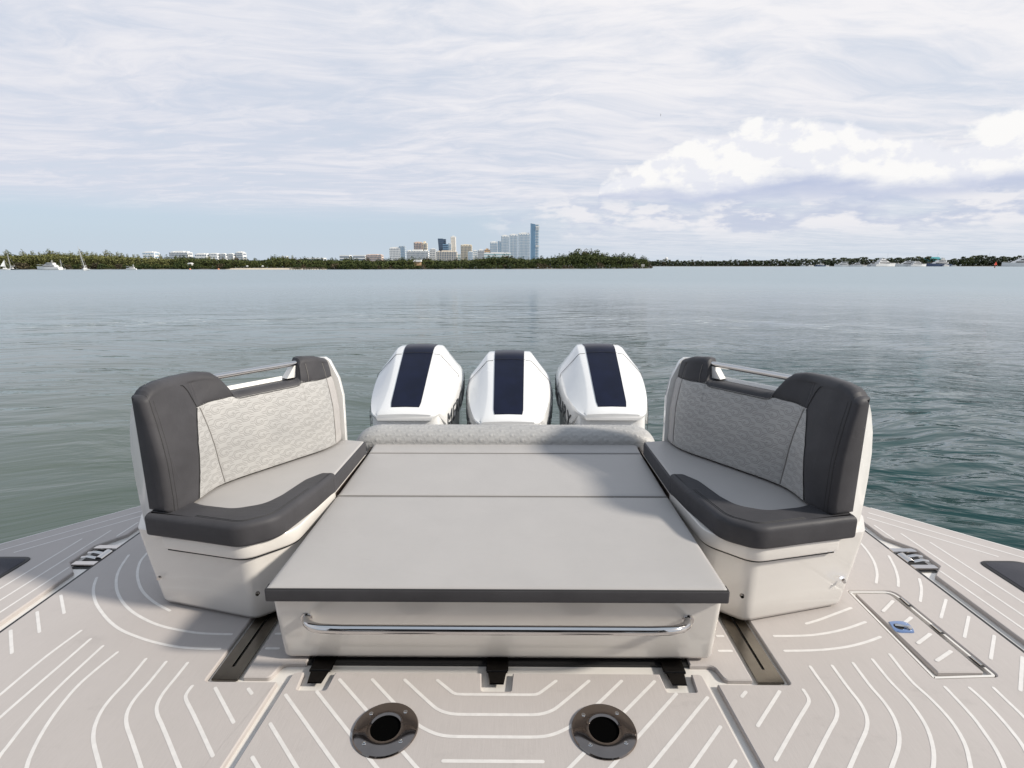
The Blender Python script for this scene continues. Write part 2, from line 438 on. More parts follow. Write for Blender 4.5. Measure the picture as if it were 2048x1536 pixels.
def water_fn(t, b, gc):
    geo = t.node('ShaderNodeNewGeometry').outputs['Position']
    x, y, z = t.xyz(geo)
    dist = t.math('SQRT', t.math('ADD', t.math('MULTIPLY', x, x), t.math('MULTIPLY', y, y)))
    # wave relief, several scales; the finest fade out with distance
    wob = t.noise(t.mapping(geo, (.16, .16, .16)), 1.0, 2, .5)
    wv = t.comb(t.math('ADD', x, t.math('MULTIPLY', wob, 5)), t.math('ADD', y, t.math('MULTIPLY', wob, 4)), 0)
    swell = t.noise(t.mapping(wv, (.22, .75, 1), (0, 0, radians(12))), 1.0, 3, .5)
    chop = t.noise(t.mapping(wv, (.8, 2.6, 1), (0, 0, radians(-6))), 1.0, 4, .48, .5)
    fine = t.noise(t.mapping(wv, (3.0, 8, 1), (0, 0, radians(14))), 1.0, 3, .5, .3)
    gust = t.smooth(t.noise(t.mapping(geo, (.035, .09, 1), (0, 0, .2), (11, 3, 0)), 1.0, 4, .55), .38, .62)
    rightw = t.smooth(x, -6, 12)
    amp = t.math('ADD', .28, t.math('ADD', t.math('MULTIPLY', gust, .45), t.math('MULTIPLY', rightw, .95)))
    nearf = t.smooth(dist, 60, 8)
    sw2 = t.noise(t.mapping(wv, (.8, 1.9, 1), (0, 0, radians(28))), 1.0, 3, .45, .6)
    rn = t.math('MULTIPLY', t.smooth(x, 1.0, 4.0), t.smooth(dist, 22, 7))
    h = t.math('ADD', t.math('ADD', t.math('MULTIPLY', swell, .15), t.math('MULTIPLY', t.math('MULTIPLY', sw2, rn), .34)), t.math('MULTIPLY', t.math('MULTIPLY', chop, amp), .085))
    h = t.math('ADD', h, t.math('MULTIPLY', t.math('MULTIPLY', fine, amp), .022))
    bn = t.node('ShaderNodeBump'); bn.inputs['Distance'].default_value = 1.0
    t.put(bn.inputs['Strength'], t.smooth(dist, 5, 70, .58, .22))
    t.put(bn.inputs['Height'], h)
    # facets too small for the relief further out: tilt the normal directly
    def facet(vec, sc, det):
        n_ = t.node('ShaderNodeTexNoise'); t.put(n_.inputs['Vector'], vec); n_.inputs['Scale'].default_value = sc; n_.inputs['Detail'].default_value = det
        v_ = t.node('ShaderNodeVectorMath', operation='SUBTRACT'); t.put(v_.inputs[0], n_.outputs['Color']); v_.inputs[1].default_value = (.5, .5, .5); return v_.outputs[0]
    fa = facet(t.mapping(wv, (.9, 2.4, 1)), 1.0, 4); fb = facet(t.mapping(wv, (4, 8, 1)), 1.0, 2)
    va = t.node('ShaderNodeVectorMath', operation='ADD'); t.put(va.inputs[0], fa); t.put(va.inputs[1], fb)
    vs = t.node('ShaderNodeVectorMath', operation='SCALE'); t.put(vs.inputs[0], va.outputs[0]); t.put(vs.inputs['Scale'], t.math('MULTIPLY', t.smooth(dist, 10, 60, 0.0, FACET), t.math('ADD', .75, t.math('MULTIPLY', gust, .5))))
    fx = t.node('ShaderNodeVectorMath', operation='MULTIPLY'); t.put(fx.inputs[0], vs.outputs[0]); fx.inputs[1].default_value = (1, 1, 0)
    vn = t.node('ShaderNodeVectorMath', operation='ADD'); t.put(vn.inputs[0], bn.outputs[0]); t.put(vn.inputs[1], fx.outputs[0])
    nn = t.node('ShaderNodeVectorMath', operation='NORMALIZE'); t.put(nn.inputs[0], vn.outputs[0]); t.put(b.inputs['Normal'], nn.outputs[0])
    # colour of the water body: silty green to the left, deep teal to the right; far blue-grey makes up for lost sky reflection
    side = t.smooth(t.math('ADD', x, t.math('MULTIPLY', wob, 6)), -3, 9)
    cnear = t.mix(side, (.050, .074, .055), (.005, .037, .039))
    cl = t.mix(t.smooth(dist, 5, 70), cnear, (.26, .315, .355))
    # pale boils and foam left behind by the propellers
    ax = t.math('DIVIDE', t.math('ADD', x, 3.0), 17.0); ay = t.math('SUBTRACT', y, t.math('MULTIPLY', -5.0, t.math('MULTIPLY', ax, ax)))
    arc = t.smooth(t.math('ABSOLUTE', t.math('SUBTRACT', t.math('ADD', ay, t.math('MULTIPLY', wob, 2.5)), 24.0)), 3.2, .2)
    arc = t.math('MULTIPLY', arc, t.smooth(t.math('ABSOLUTE', ax), 1.1, .7))
    fo = t.smooth(t.noise(t.mapping(geo, (1.1, 3.0, 1), (0, 0, -.2)), 1.0, 7, .66, .8), .53, .66)
    streak = t.smooth(t.noise(t.mapping(wv, (.35, 1.6, 1), (0, 0, radians(-24)), (4, 9, 0)), 1.0, 7, .62, 1.2), .60, .72)
    stk = t.math('MULTIPLY', t.math('MULTIPLY', streak, t.smooth(dist, 26, 9)), t.smooth(x, 2.0, 5.0))
    foam = t.math('MAXIMUM', t.math('MULTIPLY', t.math('MULTIPLY', arc, fo), .55), t.math('MULTIPLY', stk, .30))
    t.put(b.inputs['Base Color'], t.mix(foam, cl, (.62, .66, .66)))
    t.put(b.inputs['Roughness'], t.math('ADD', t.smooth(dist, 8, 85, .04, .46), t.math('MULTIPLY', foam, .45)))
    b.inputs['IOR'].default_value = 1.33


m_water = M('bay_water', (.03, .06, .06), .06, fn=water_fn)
rings = []; radii = [0.0] + list(np.geomspace(3, 12000, 40)); mb = MB(); n = 72
mb.add([(0, 0, 0)], [])
for r in radii[1:]: mb.v += [(r * cos(2 * pi * k / n), r * sin(2 * pi * k / n), 0) for k in range(n)]
mb.f += [[0, 1 + k, 1 + (k + 1) % n] for k in range(n)]
for i in range(len(radii) - 2):
    for k in range(n): mb.f.append([1 + i * n + k, 1 + (i + 1) * n + k, 1 + (i + 1) * n + (k + 1) % n, 1 + i * n + (k + 1) % n])
mb.mi = [0] * len(mb.f)
o = mb.build('water', m_water, smooth=0); o.location.z = WATER; tag(o, kind='structure')

# ------------------------------------------------------------ shores, trees, skyline, boats
def far_scale(D): return D / F * cos(PITCH)      # metres per photo pixel at ground distance D (near the horizon)
HOR = 768 - F * tan(PITCH)
def gp(px, D): p = ony(px, 529, D); return p.x
def hz_(py, D): return ony(1024, py, D).z


def leaf_mat(name, c0, c1, c2, ob=.35):
    def f(t, b, gc):
        oi = t.node('ShaderNodeObjectInfo').outputs['Random']
        n_ = t.noise(gc, .9, 3, .6)
        k = t.math('ADD', t.math('MULTIPLY', oi, ob), t.math('MULTIPLY', t.smooth(n_, .3, .7), 1 - ob))
        cr = t.node('ShaderNodeValToRGB'); el_ = cr.color_ramp.elements; el_[0].position = .12; el_[0].color = (*c0, 1); el_[1].position = .9; el_[1].color = (*c2, 1)
        e2 = el_.new(.5); e2.color = (*c1, 1); t.put(cr.inputs[0], k); t.put(b.inputs['Base Color'], cr.outputs[0])
    return M(name, c1, .75, fn=f, spec=.2)


lf_pine = leaf_mat('feathery_foliage', (.075, .085, .030), (.125, .128, .045), (.175, .170, .065))
lf_mang = leaf_mat('mangrove_foliage', (.024, .036, .012), (.050, .066, .020), (.085, .092, .028))
lf_brown = leaf_mat('brownish_foliage', (.050, .042, .025), (.075, .062, .035), (.11, .088, .050))
lf_palm = leaf_mat('palm_foliage', (.022, .032, .018), (.040, .050, .026), (.065, .075, .035))
m_bark = M('bark', (.085, .068, .052), .9, noise_amt=.25, noise_scale=2)
m_barkp = M('palm_bark', (.16, .14, .12), .9, noise_amt=.2, noise_scale=2)


def leafcloud(rs, blobs, n, size, lean=(0, 0), slim=1.0, up=0.0):
    """leaf clumps spread through ellipsoidal lobes; returns verts and faces of small quads"""
    vs = []; fs = []; wts = np.array([b[3] * b[4] * b[5] for b in blobs]); wts = wts / wts.sum()
    for _ in range(n):
        b = blobs[rs.choice(len(blobs), p=wts)]; d = rs.normal(size=3); d /= np.linalg.norm(d); r_ = rs.uniform(.25, 1.08) ** .5
        c = np.array(b[:3]) + d * np.array(b[3:6]) * r_
        a = rs.normal(size=3); a[2] = a[2] * .6 + up * 2.2; a[0] += lean[0] * up * 2; a /= np.linalg.norm(a); q = np.cross(a, rs.normal(size=3)); q /= np.linalg.norm(q) + 1e-9
        s = size * rs.uniform(.6, 1.4); k = len(vs); L = a * s; Wd = q * s * .5 * slim
        vs += [c - L * .6 - Wd * .6, c + Wd, c + L * .8, c - Wd * .9 - L * .1]; fs.append((k, k + 1, k + 2, k + 3))
    return vs, fs


def tree_meshes(kind, seed):
    rs = np.random.RandomState(seed); H_ = 1.0
    tk = MB()
    if kind == 'pine':       # feathery casuarina, unit height 10 m
        tk.tube([(0, 0, 0), (.15, 0, 3), (.05, .1, 6), (-.5, 0, 9.0)], [.22, .18, .12, .04], 6)
        blobs = []
        for i in range(9):
            z = 1.6 + i * .86; wd = interp(z, [(1.5, 1.7), (4, 2.0), (6.5, 1.4), (9, .5), (10, .3)])
            blobs.append((rs.normal() * .35 - .05 * z * .6, rs.normal() * .3, z, wd * rs.uniform(.7, 1.1), wd * .9, 1.0))
        for _ in range(4):
            a = rs.uniform(0, 6.28); z = rs.uniform(4, 8); blobs.append((cos(a) * 1.2 - .6, sin(a) * 1.1, z, .55, .5, 1.3))
        for i in range(5): a = rs.uniform(0, 6.28); z = rs.uniform(2.5, 7); tk.tube([(0, 0, z - .8), (cos(a) * 1.3 - .2, sin(a) * 1.3, z + .5)], [.07, .03], 5)
        vs, fs = leafcloud(rs, blobs, 950, .48, (-.6, 0), .5, .55)
    elif kind == 'mang':     # broad dense evergreen, unit height 8 m
        tk.tube([(0, 0, 0), (.2, .1, 2), (0, .1, 4.5)], [.3, .22, .1], 6)
        blobs = [(0, 0, 4.2, 2.4, 2.2, 2.4)]
        for _ in range(9):
            a = rs.uniform(0, 6.28); r_ = rs.uniform(.9, 2.4); z = rs.uniform(1.4, 6.6); k = interp(z, [(1, 1.1), (4, 1.2), (7, .7)]); blobs.append((cos(a) * r_, sin(a) * r_, z, k * rs.uniform(.8, 1.2), k, k * .9))
        blobs.append((rs.normal() * .6, 0, 6.9, .9, .9, .9))
        for i in range(5): a = rs.uniform(0, 6.28); tk.tube([(0, 0, 1.6), (cos(a) * 1.6, sin(a) * 1.6, 4.5 + rs.uniform(0, 1.5))], [.13, .04], 5)
        vs, fs = leafcloud(rs, blobs, 700, .42, (0, 0), .9, 0)
    elif kind == 'bush':     # low shrub, unit height 3 m
        tk.tube([(0, 0, 0), (.1, 0, 1.4)], [.1, .05], 5)
        blobs = [(0, 0, 1.2, 1.7, 1.4, 1.1)] + [(rs.uniform(-1.6, 1.6), rs.uniform(-.8, .8), rs.uniform(.6, 2.2), .8, .8, .7) for _ in range(5)]
        vs, fs = leafcloud(rs, blobs, 330, .33, (0, 0), .9, 0)
    elif kind == 'palm':     # coconut palm, unit height 12 m
        lx = rs.uniform(-1.2, .6); tk.tube([(0, 0, 0), (lx * .3, 0, 3), (lx * .7, 0, 7), (lx, 0, 10.4)], [.24, .17, .14, .11], 7)
        vs = []; fs = []
        for i in range(24):
            a = rs.uniform(0, 6.28); el_ = rs.uniform(-.3, 1.35); L = rs.uniform(2.4, 3.3); drp = rs.uniform(1.6, 3.2); prev = None
            for j in range(6):
                t = j / 5; x = lx + cos(a) * L * t * cos(el_ * .6) - .5 * t * t; y = sin(a) * L * t * cos(el_ * .6); z = 10.3 + sin(el_) * L * t * .75 - drp * t * t
                wd = .55 * sin(pi * min(1, .12 + t * .86)) + .05; q = (-sin(a) * wd, cos(a) * wd)
                cur = [(x - q[0], y - q[1], z - wd * .7), (x, y, z), (x + q[0], y + q[1], z - wd * .7)]
                k = len(vs); vs += cur
                if prev is not None: fs += [(prev, prev + 1, k + 1, k), (prev + 1, prev + 2, k + 2, k + 1)]
                prev = k
        tk.lathe((lx, 0, 10.1), [(.05, -.3), (.38, -.1), (.4, .2), (.1, .4)], 8)
    me = bpy.data.meshes.new('crown'); me.from_pydata([tuple(v) for v in vs], [], fs); me.update()
    mt = bpy.data.meshes.new('trunk'); mt.from_pydata(tk.v, [], tk.f); mt.update()
    return mt, me


TM = {}
for kind, mats in (('pine', (m_bark, lf_pine)), ('mang', (m_bark, lf_mang)), ('bush', (m_bark, lf_mang)), ('palm', (m_barkp, lf_palm)), ('dry', (m_bark, lf_brown)), ('drybush', (m_bark, lf_brown))):
    TM[kind] = []
    for s_ in range(5 if kind in ('pine', 'mang', 'palm') else 3):
        mt, me = tree_meshes({'dry': 'mang', 'drybush': 'bush'}.get(kind, kind), 11 + s_ * 7 + len(kind)); mt.materials.append(mats[0]); me.materials.append(mats[1]); TM[kind].append((mt, me))
UNIT = {'pine': 9.9, 'mang': 7.6, 'dry': 7.6, 'bush': 2.6, 'drybush': 2.6, 'palm': 12.2}
NAME = {'pine': ('casuarina_tree', 'tree'), 'mang': ('mangrove_tree', 'tree'), 'dry': ('sparse_tree', 'tree'), 'bush': ('mangrove_shrub', 'shrub'), 'drybush': ('brown_shrub', 'shrub'), 'palm': ('palm_tree', 'palm tree')}
def tree(kind, x, y, h, label, group, z=WATER + .35, wide=1.0):
    mt, me = TM[kind][random.randrange(len(TM[kind]))]; nm, cat = NAME[kind]
    e = empty(nm, (x, y, z), 0, label, cat, group); k = h / UNIT[kind]
    rz = random.uniform(0, 6.28) if kind not in ('pine', 'palm') else random.uniform(-.5, .5)
    for n_, m_ in (('trunk', mt), ('crown', me)):
        o_ = bpy.data.objects.new(n_, m_); COL.objects.link(o_); o_.parent = e; o_.scale = (k * wide, k * wide, k); o_.rotation_euler = (0, 0, rz)
    return e


def shore_D(px): return float(np.interp(px, [-400, 0, 350, 700, 1100, 1250, 1303], [246, 250, 262, 252, 285, 312, 330]))
prof_top = [(-300, 502), (0, 502), (60, 500), (110, 497), (150, 500), (200, 501), (250, 505), (300, 509), (350, 511), (400, 511), (450, 514), (480, 515), (520, 517), (545, 511), (560, 508), (600, 514), (650, 517), (700, 516), (760, 518), (800, 516), (850, 515), (900, 518), (935, 517), (958, 512), (1000, 509), (1030, 512), (1060, 514), (1100, 510), (1130, 506), (1145, 501), (1165, 504), (1180, 500), (1205, 505), (1240, 508), (1270, 511), (1290, 514), (1299, 522), (1303, 530)]
m_soil = M('shore_soil', (.11, .095, .075), .95, noise_amt=.3, noise_scale=.4)
m_sand = M('beach_sand', (.55, .48, .38), .9, noise_amt=.08, noise_scale=.5)


def landmass(name, near, far_y, mat, h=.35, kind='structure'):
    """near: list of (x, y) along the waterline"""
    mb = MB(); n_ = len(near); rs = np.random.RandomState(len(near))
    r0 = [(x, y, WATER - .5) for x, y in near]; r1 = [(x, y + 1.2 + rs.uniform(-.4, .4), WATER + .18 + rs.uniform(0, .15)) for x, y in near]; r2 = [(x, y + 6, WATER + h) for x, y in near]
    r3 = [(x * 1.02, max(y + 12, far_y), WATER + h) for x, y in near]
    mb.loft([r0, r1, r2, r3], closed=False, cap0=False, cap1=False); o_ = mb.build(name, mat, smooth=60); tag(o_, kind=kind); return o_


rsL = np.random.RandomState(4)
pxs = np.arange(-420, 1306, 6.0); near = []
for p in pxs: D = shore_D(p) + rsL.normal() * .6; near.append((gp(p, D), D))
near.append((gp(1305, 330) - .5, 345)); 
landmass('island_ground', near, 300, m_soil)
# beach on the left of the dock
near = [(gp(p, shore_D(p) - d), shore_D(p) - d) for p, d in ((448, .0), (462, 1.2), (480, 2.0), (510, 2.2), (540, 2.2), (575, 2.0), (600, 1.4), (625, 1.0), (652, .4))]
mb = MB(); mb.loft([[(x, y, WATER - .05) for x, y in near], [(x, y + 2.5, WATER + .38) for x, y in near], [(x, y + 8, WATER + .75) for x, y in near]], closed=False, cap0=False, cap1=False)
o = mb.build('beach', m_sand, smooth=60); tag(o, kind='structure')

gl = {'pine': ('feathery olive casuarina leaning in the tall grove along the left shore', 'casuarina trees along the left shore'),
      'mang': ('dark green dense tree in the low island wood below the skyline', 'dark trees of the island'),
      'dry': ('brownish thinly leaved tree among the greener trees of the island', 'brownish trees of the island'),
      'bush': ('low dark mangrove shrub at the waterline of the island', 'shrubs along the island waterline'),
      'drybush': ('low brownish shrub at the waterline of the island', 'brown shrubs along the island waterline')}
random.seed(21)
px = -300.0
while px < 1300:      # tall rows
    D0 = shore_D(px)
    for row, (dd, kh) in enumerate(((9, .80), (19, 1.0))):
        q = px + random.uniform(-2.5, 2.5) + row * 3.5; D = D0 + dd + random.uniform(-2, 2)
        if q > 1299: continue
        ht = hz_(interp(q, prof_top), D) - (WATER + .35)
        if ht < 1.2: continue
        if q < 345 or 520 < q < 590: kd = 'pine' if random.random() < .95 else 'mang'
        elif q < 520: kd = random.choice(['pine', 'mang', 'mang', 'dry'])
        elif q < 960: kd = random.choice(['mang', 'mang', 'dry', 'mang', 'pine' if q < 700 else 'mang'])
        else: kd = 'mang' if random.random() < .93 else 'dry'
        if row == 0 and 455 < q < 590 and kd != 'pine': ht *= .85
        tree(kd, gp(q, D), D, ht * kh * random.choice([random.uniform(.90, 1.12), random.uniform(.78, 1.0), random.uniform(1.0, 1.16)]), *gl[kd], wide=random.uniform(.9, 1.15) * (1.25 if ht < 5.5 else 1.0))
    px += 10.5 if px < 350 else 8.6
px = -300.0
while px < 1303:      # waterline shrubs
    if not (455 < px < 585):
        D = shore_D(px) + 1.2 + random.uniform(0, 2.5); kd = 'bush' if random.random() < .8 else 'drybush'
        tree(kd, gp(px, D), D, random.uniform(1.9, 3.6) * (.7 if px > 1285 else 1), *gl[kd], z=WATER + .0, wide=random.uniform(.9, 1.4))
    px += random.uniform(9, 13)


def thicket(name, rng, dd0, dd1, hk, n_, mat, size, seed, lab):
    """understorey that reads as one mass"""
    rs = np.random.RandomState(seed); P_ = rs.uniform(rng[0], rng[1], n_); vs = []; fs = []
    for p in P_:
        D = shore_D(p) + rs.uniform(dd0, dd1) if rng[1] < 1310 else rng[2] + rs.uniform(dd0, dd1)
        top_ = (hz_(interp(p, prof_top), D) - WATER) if rng[1] < 1310 else rng[3]
        z = WATER + .3 + rs.uniform(0, 1) ** .8 * max(.6, top_ * hk); c = np.array([ony(p, 529, D).x, D, z])
        a = rs.normal(size=3); a /= np.linalg.norm(a); q = np.cross(a, rs.normal(size=3)); q /= np.linalg.norm(q) + 1e-9; s = size * rs.uniform(.6, 1.5); k = len(vs)
        vs += [c - a * s, c + q * s * .6, c + a * s, c - q * s * .6]; fs.append((k, k + 1, k + 2, k + 3))
    o_ = mesh(name, vs, fs, None, mat, 0); tag(o_, lab, 'undergrowth', kind='stuff'); return o_


thicket('undergrowth', (350, 1297), 4, 18, .72, 22000, lf_mang, .40, 3, 'dark tangled undergrowth between the island trees')
thicket('grove_undergrowth', (-310, 352), 6, 20, .68, 22000, lf_pine, .42, 8, 'olive undergrowth and branches filling the casuarina grove')

# far shore on the right: low strip with palms
DR = 740.0
land = []
for p in np.arange(1000, 3000, 20.0): land.append((gp(p, DR), DR + rsL.normal()))
landmass('far_shore', land, 900, m_soil, .6)
land = [(gp(p, 900), 900) for p in np.arange(-2500, 1100, 100.0)]; landmass('mainland', land, 1200, m_soil, .6)
top_r = [(1280, 520), (1330, 518), (1400, 519), (1500, 517), (1600, 516), (1680, 514), (1700, 512), (1760, 514), (1830, 511), (1870, 510), (1890, 516), (1930, 511), (1960, 508), (2000, 510), (2048, 509), (2400, 508)]
random.seed(5)
gpm = ('tall coconut palm in the row along the far right shore', 'palms along the far right shore')
px = 1300.0
while px < 2260:
    D = DR + random.uniform(6, 40)
    ht = hz_(interp(px, top_r) + random.uniform(-1.5, 3.5), D) - (WATER + .5)
    tree('palm', gp(px, D), D, max(4, ht), *gpm, wide=random.uniform(1.0, 1.35)); px += random.uniform(4.5, 10)
px = 1285.0
while px < 2260:
    D = DR + random.uniform(4, 14); k = .62 if not 1925 < px < 2000 else .85
    ht = (hz_(interp(px, top_r), D) - (WATER + .5)) * k * random.uniform(.6, 1.1)
    tree('mang' if random.random() < .8 else 'dry', gp(px, D), D, max(3, ht), 'low dark broad tree under the palms of the far right shore', 'low trees along the far right shore', wide=1.35); px += random.uniform(8, 12)
rs = np.random.RandomState(9)
vs = []; fs = []
for p in rs.uniform(1270, 2280, 14000):
    D = DR + rs.uniform(3, 30); z = WATER + .4 + rs.uniform(0, 1) * max(2.0, (hz_(interp(p, top_r), D) - WATER) * .66); c = np.array([gp(p, D), D, z])
    a = rs.normal(size=3); a /= np.linalg.norm(a); q = np.cross(a, rs.normal(size=3)); q /= np.linalg.norm(q) + 1e-9; s = 1.2 * rs.uniform(.6, 1.5); k = len(vs)
    vs += [c - a * s, c + q * s * .6, c + a * s, c - q * s * .6]; fs.append((k, k + 1, k + 2, k + 3))
o = mesh('shore_scrub', vs, fs, None, lf_palm, 0); tag(o, 'dark scrub filling the far right shore behind the moored yachts', 'scrub', kind='stuff')

# skyline
def wallm(n_, c, r=.7): return M(n_, c, r, noise_amt=.05, noise_scale=.02)
bw = wallm('white_concrete', (.68, .67, .65)); bc = wallm('cream_concrete', (.72, .62, .46)); bp_ = wallm('pink_concrete', (.62, .47, .38)); bg_ = wallm('grey_concrete', (.42, .45, .48))
bb = wallm('beige_concrete', (.66, .58, .48)); bo_ = wallm('orange_render', (.55, .36, .20))
gd = M('dark_window_glass', (.10, .13, .17), .15, spec=.8); gb = M('blue_curtain_glass', (.16, .27, .38), .12, spec=.9); gn = M('navy_curtain_glass', (.045, .075, .125), .15, spec=.8); gt_ = M('pale_teal_glass', (.25, .38, .40), .15, spec=.8)


def tower(label, l, r, top_py, D, wall, glass, style, depth=None, crown=0, name='tower_block', yaw=.0, notch=0):
    x0, x1 = gp(l, D), gp(r, D); wd = x1 - x0; z1 = hz_(top_py, D); z0 = WATER + .6; h_ = z1 - z0; dp = depth or max(14, min(wd, 30))
    e = empty(name, ((x0 + x1) / 2, D + dp / 2, z0), yaw, label, 'building'); hw = wd / 2
    pxw = r - l
    mb = MB()
    if style == 'slant':   # leaning, wider at the top
        mb.v += [(-hw * .35, -dp / 2, 0), (hw, -dp / 2, 0), (hw, dp / 2, 0), (-hw * .35, dp / 2, 0), (-hw, -dp / 2, h_), (hw * .95, -dp / 2, h_), (hw * .95, dp / 2, h_), (-hw, dp / 2, h_)]
        mb.f += [[0, 3, 2, 1], [4, 5, 6, 7], [0, 1, 5, 4], [1, 2, 6, 5], [2, 3, 7, 6], [3, 0, 4, 7]]; mb.mi = [0] * 6
    elif style == 'sail':  # curved glass tower, sloping crown
        pl = [(-hw, -dp / 2), (hw * .1, -dp * .62), (hw * .7, -dp * .45), (hw, 0), (hw * .9, dp / 2), (-hw, dp / 2)]
        P_ = rpoly(pl, 6, 4); mb.loft([[(p.x, p.y, 0) for p in P_], [(p.x, p.y, h_ * .93) for p in P_], [(p.x, p.y, h_ * (1 - .045 * max(0, (p.x + hw) / (2 * hw)))) for p in P_]])
    else: mb.box((-hw, -dp / 2, 0), (hw, dp / 2, h_))
    mb.build('body', wall, e, 30, recalc=True)
    fr_ = -dp / 2
    if style in ('strips', 'piers'):
        n_ = max(2, int(round(pxw / (2.6 if style == 'strips' else 3.4))))
        for i in range(n_):
            c = -hw + wd * (i + .5) / n_; w_ = wd / n_ * (.30 if style == 'strips' else .34)
            a = MB(); a.box((c - w_, fr_ - .35, h_ * .02), (c + w_, fr_ + .2, h_ * (.96 if i % 2 else .985))); a.build('window_strip', glass, e, 0)
        a = MB(); nf = int(h_ / 7)
        for k in range(1, nf): a.box((-hw * .97, fr_ - .8, h_ * k / nf), (hw * .97, fr_ - .1, h_ * k / nf + 1.1))
        a.build('balcony_slab', wall, e, 0)
    elif style in ('bands', 'sail', 'slant'):
        nf = max(3, int(h_ / (9 if style != 'sail' else 7)))
        a = MB()
        for k in range(1, nf):
            z = h_ * k / nf
            if style == 'slant':
                t = k / nf; xl = -hw * .35 * (1 - t) - hw * t; a.box((xl - .2, fr_ - .3, z), (hw * .97, fr_ + .1, z + 1.0))
            elif style == 'sail': a.box((hw * .12, fr_ * 1.24 - .6, z), (hw * 1.03, fr_ * .15, z + 1.6))
            else: a.box((-hw + .6, fr_ - .4, z), (hw - .6, fr_ + .1, z + (h_ / nf) * .5))
        a.build('window_band' if style == 'bands' else 'balcony_slab', glass if style == 'bands' else (bw if style == 'sail' else gd), e, 0)
        if style == 'sail':
            for zz in (.85, .88, .91, .44, .46): 
                a = MB(); a.box((hw * .2, fr_ * 1.30 - 1, h_ * zz), (hw * 1.06, 2, h_ * zz + 2.6)); a.build('crown_ledge', bw, e, 0)
            a = MB(); a.box((-hw * 1.0 - .3, fr_ - .6, 0), (-hw * .1, fr_ + .2, h_ * .985)); a.build('glass_fin', gb, e, 0)
    elif style == 'grid':
        n_ = max(2, int(round(pxw / 3.2)))
        for i in range(n_):
            c = -hw + wd * (i + .5) / n_; w_ = wd / n_ * .3; a = MB(); nf = max(2, int(h_ / 8))
            for k in range(nf): a.box((c - w_, fr_ - .3, h_ * (k + .25) / nf), (c + w_, fr_ + .2, h_ * (k + .72) / nf))
            a.build('window_column', glass, e, 0)
    if crown:
        a = MB(); a.box((-hw * .5, -dp * .25, h_), (hw * .45, dp * .25, h_ + crown), taper=crown * .12)
        if pxw > 12: a.box((-hw * .9, -dp * .2, h_), (-hw * .66, dp * .2, h_ + crown * .7)); a.box((hw * .6, -dp * .2, h_), (hw * .86, dp * .2, h_ + crown * .8))
        a.build('roof_house', wall, e, 30)
    # side face windows (seen from a step aside)
    a = MB(); nf = max(2, int(h_ / 9))
    for s in (-1, 1):
        if style not in ('slant', 'sail'):
            for k in range(nf): a.box((s * hw - .25, -dp * .38, h_ * (k + .3) / nf), (s * hw + .25, dp * .38, h_ * (k + .7) / nf))
    if a.v: tag(a.build('side_windows', glass, e, 0), kind='stuff')
    return e


DS = 2500.0
tw = [
    ('white stepped block at the left end of the skyline', 780, 801, 496.5, bw, gd, 'grid', 6),
    ('slim grey blue glass tower second from the left of the skyline', 799.5, 811, 492, bg_, gb, 'strips', 0),
    ('broad white block with ribbed front below the pink towers', 814, 857, 502, bw, gd, 'strips', 7),
    ('pinkish tower with a dark recessed centre above the broad white block', 829, 845, 485, bp_, gd, 'piers', 4),
    ('cream tower with a pointed roof beside the pinkish tower', 845.5, 855, 486, bc, gd, 'piers', 8),
    ('small white block left of the dark leaning tower', 860, 872, 498, bw, gd, 'grid', 3),
    ('dark blue glass tower leaning outwards to the left', 877, 887.5, 477, gn, gd, 'slant', 0),
    ('narrow dark tower just right of the leaning tower', 888, 893, 478, gn, gd, 'bands', 0),
    ('grey blue glass block in front of the narrow dark tower', 886.5, 897, 488, gb, gn, 'bands', 0),
    ('pale half height tower beside the tall white tower', 897.5, 903, 486, bw, gb, 'strips', 0),
    ('tall slender cream white tower in the left cluster', 902.5, 912, 473, bw, bb, 'strips', 4),
    ('wide beige slab divided by vertical bays', 873, 914, 503, bb, gd, 'piers', 5),
    ('low white block between the beige slab and the cream tower', 914.5, 921, 508, bw, gt_, 'bands', 0),
    ('broad cream tower in the middle of the skyline', 922, 944, 490, bc, gd, 'strips', 3),
    ('low white block at the foot of the broad cream tower', 936, 946, 503, bw, gb, 'strips', 2),
    ('small grey white building right of the cream tower', 946, 955, 501.5, bw, gb, 'grid', 3),
    ('white tower with a stepped top left of the orange roofed house', 956, 968, 500.5, bw, gd, 'strips', 5),
    ('orange brown building with a sloping roof', 969, 980, 499, bo_, gd, 'grid', 5),
    ('white tower with a domed crown left of the three big towers', 980.5, 995, 484.5, bw, gb, 'strips', 5),
    ('shaded grey tower behind the first of the big towers', 996, 1002.5, 482, bg_, gb, 'strips', 0),
    ('first and lowest of the three big white towers', 1002.5, 1018, 471.5, bw, gb, 'strips', 5),
    ('middle one of the three big white towers', 1019, 1035.5, 469.5, bw, gb, 'strips', 5),
    ('tallest of the three big white towers, next to the blue tower', 1036.5, 1059.5, 467, bw, gb, 'strips', 5),
    ('tallest tower of the skyline, blue glass with a curved white balcony side', 1060.5, 1077.5, 446.5, gb, gd, 'sail', 0),
    ('long low white and teal block in front of the big towers', 968.5, 1022, 505.5, bw, gt_, 'bands', 2),
]
for i, (lb, l, r, tp_, wl_, g_, st_, cr) in enumerate(tw):
    D = DS + {3: 60, 4: 60, 6: 120, 7: 160, 8: 80, 9: 90, 10: 100, 14: -60, 24: -150, 2: -60, 11: -80}.get(i, 0) + i * 3
    tower(lb, l, r, tp_, D, wl_, g_, st_, crown=cr)
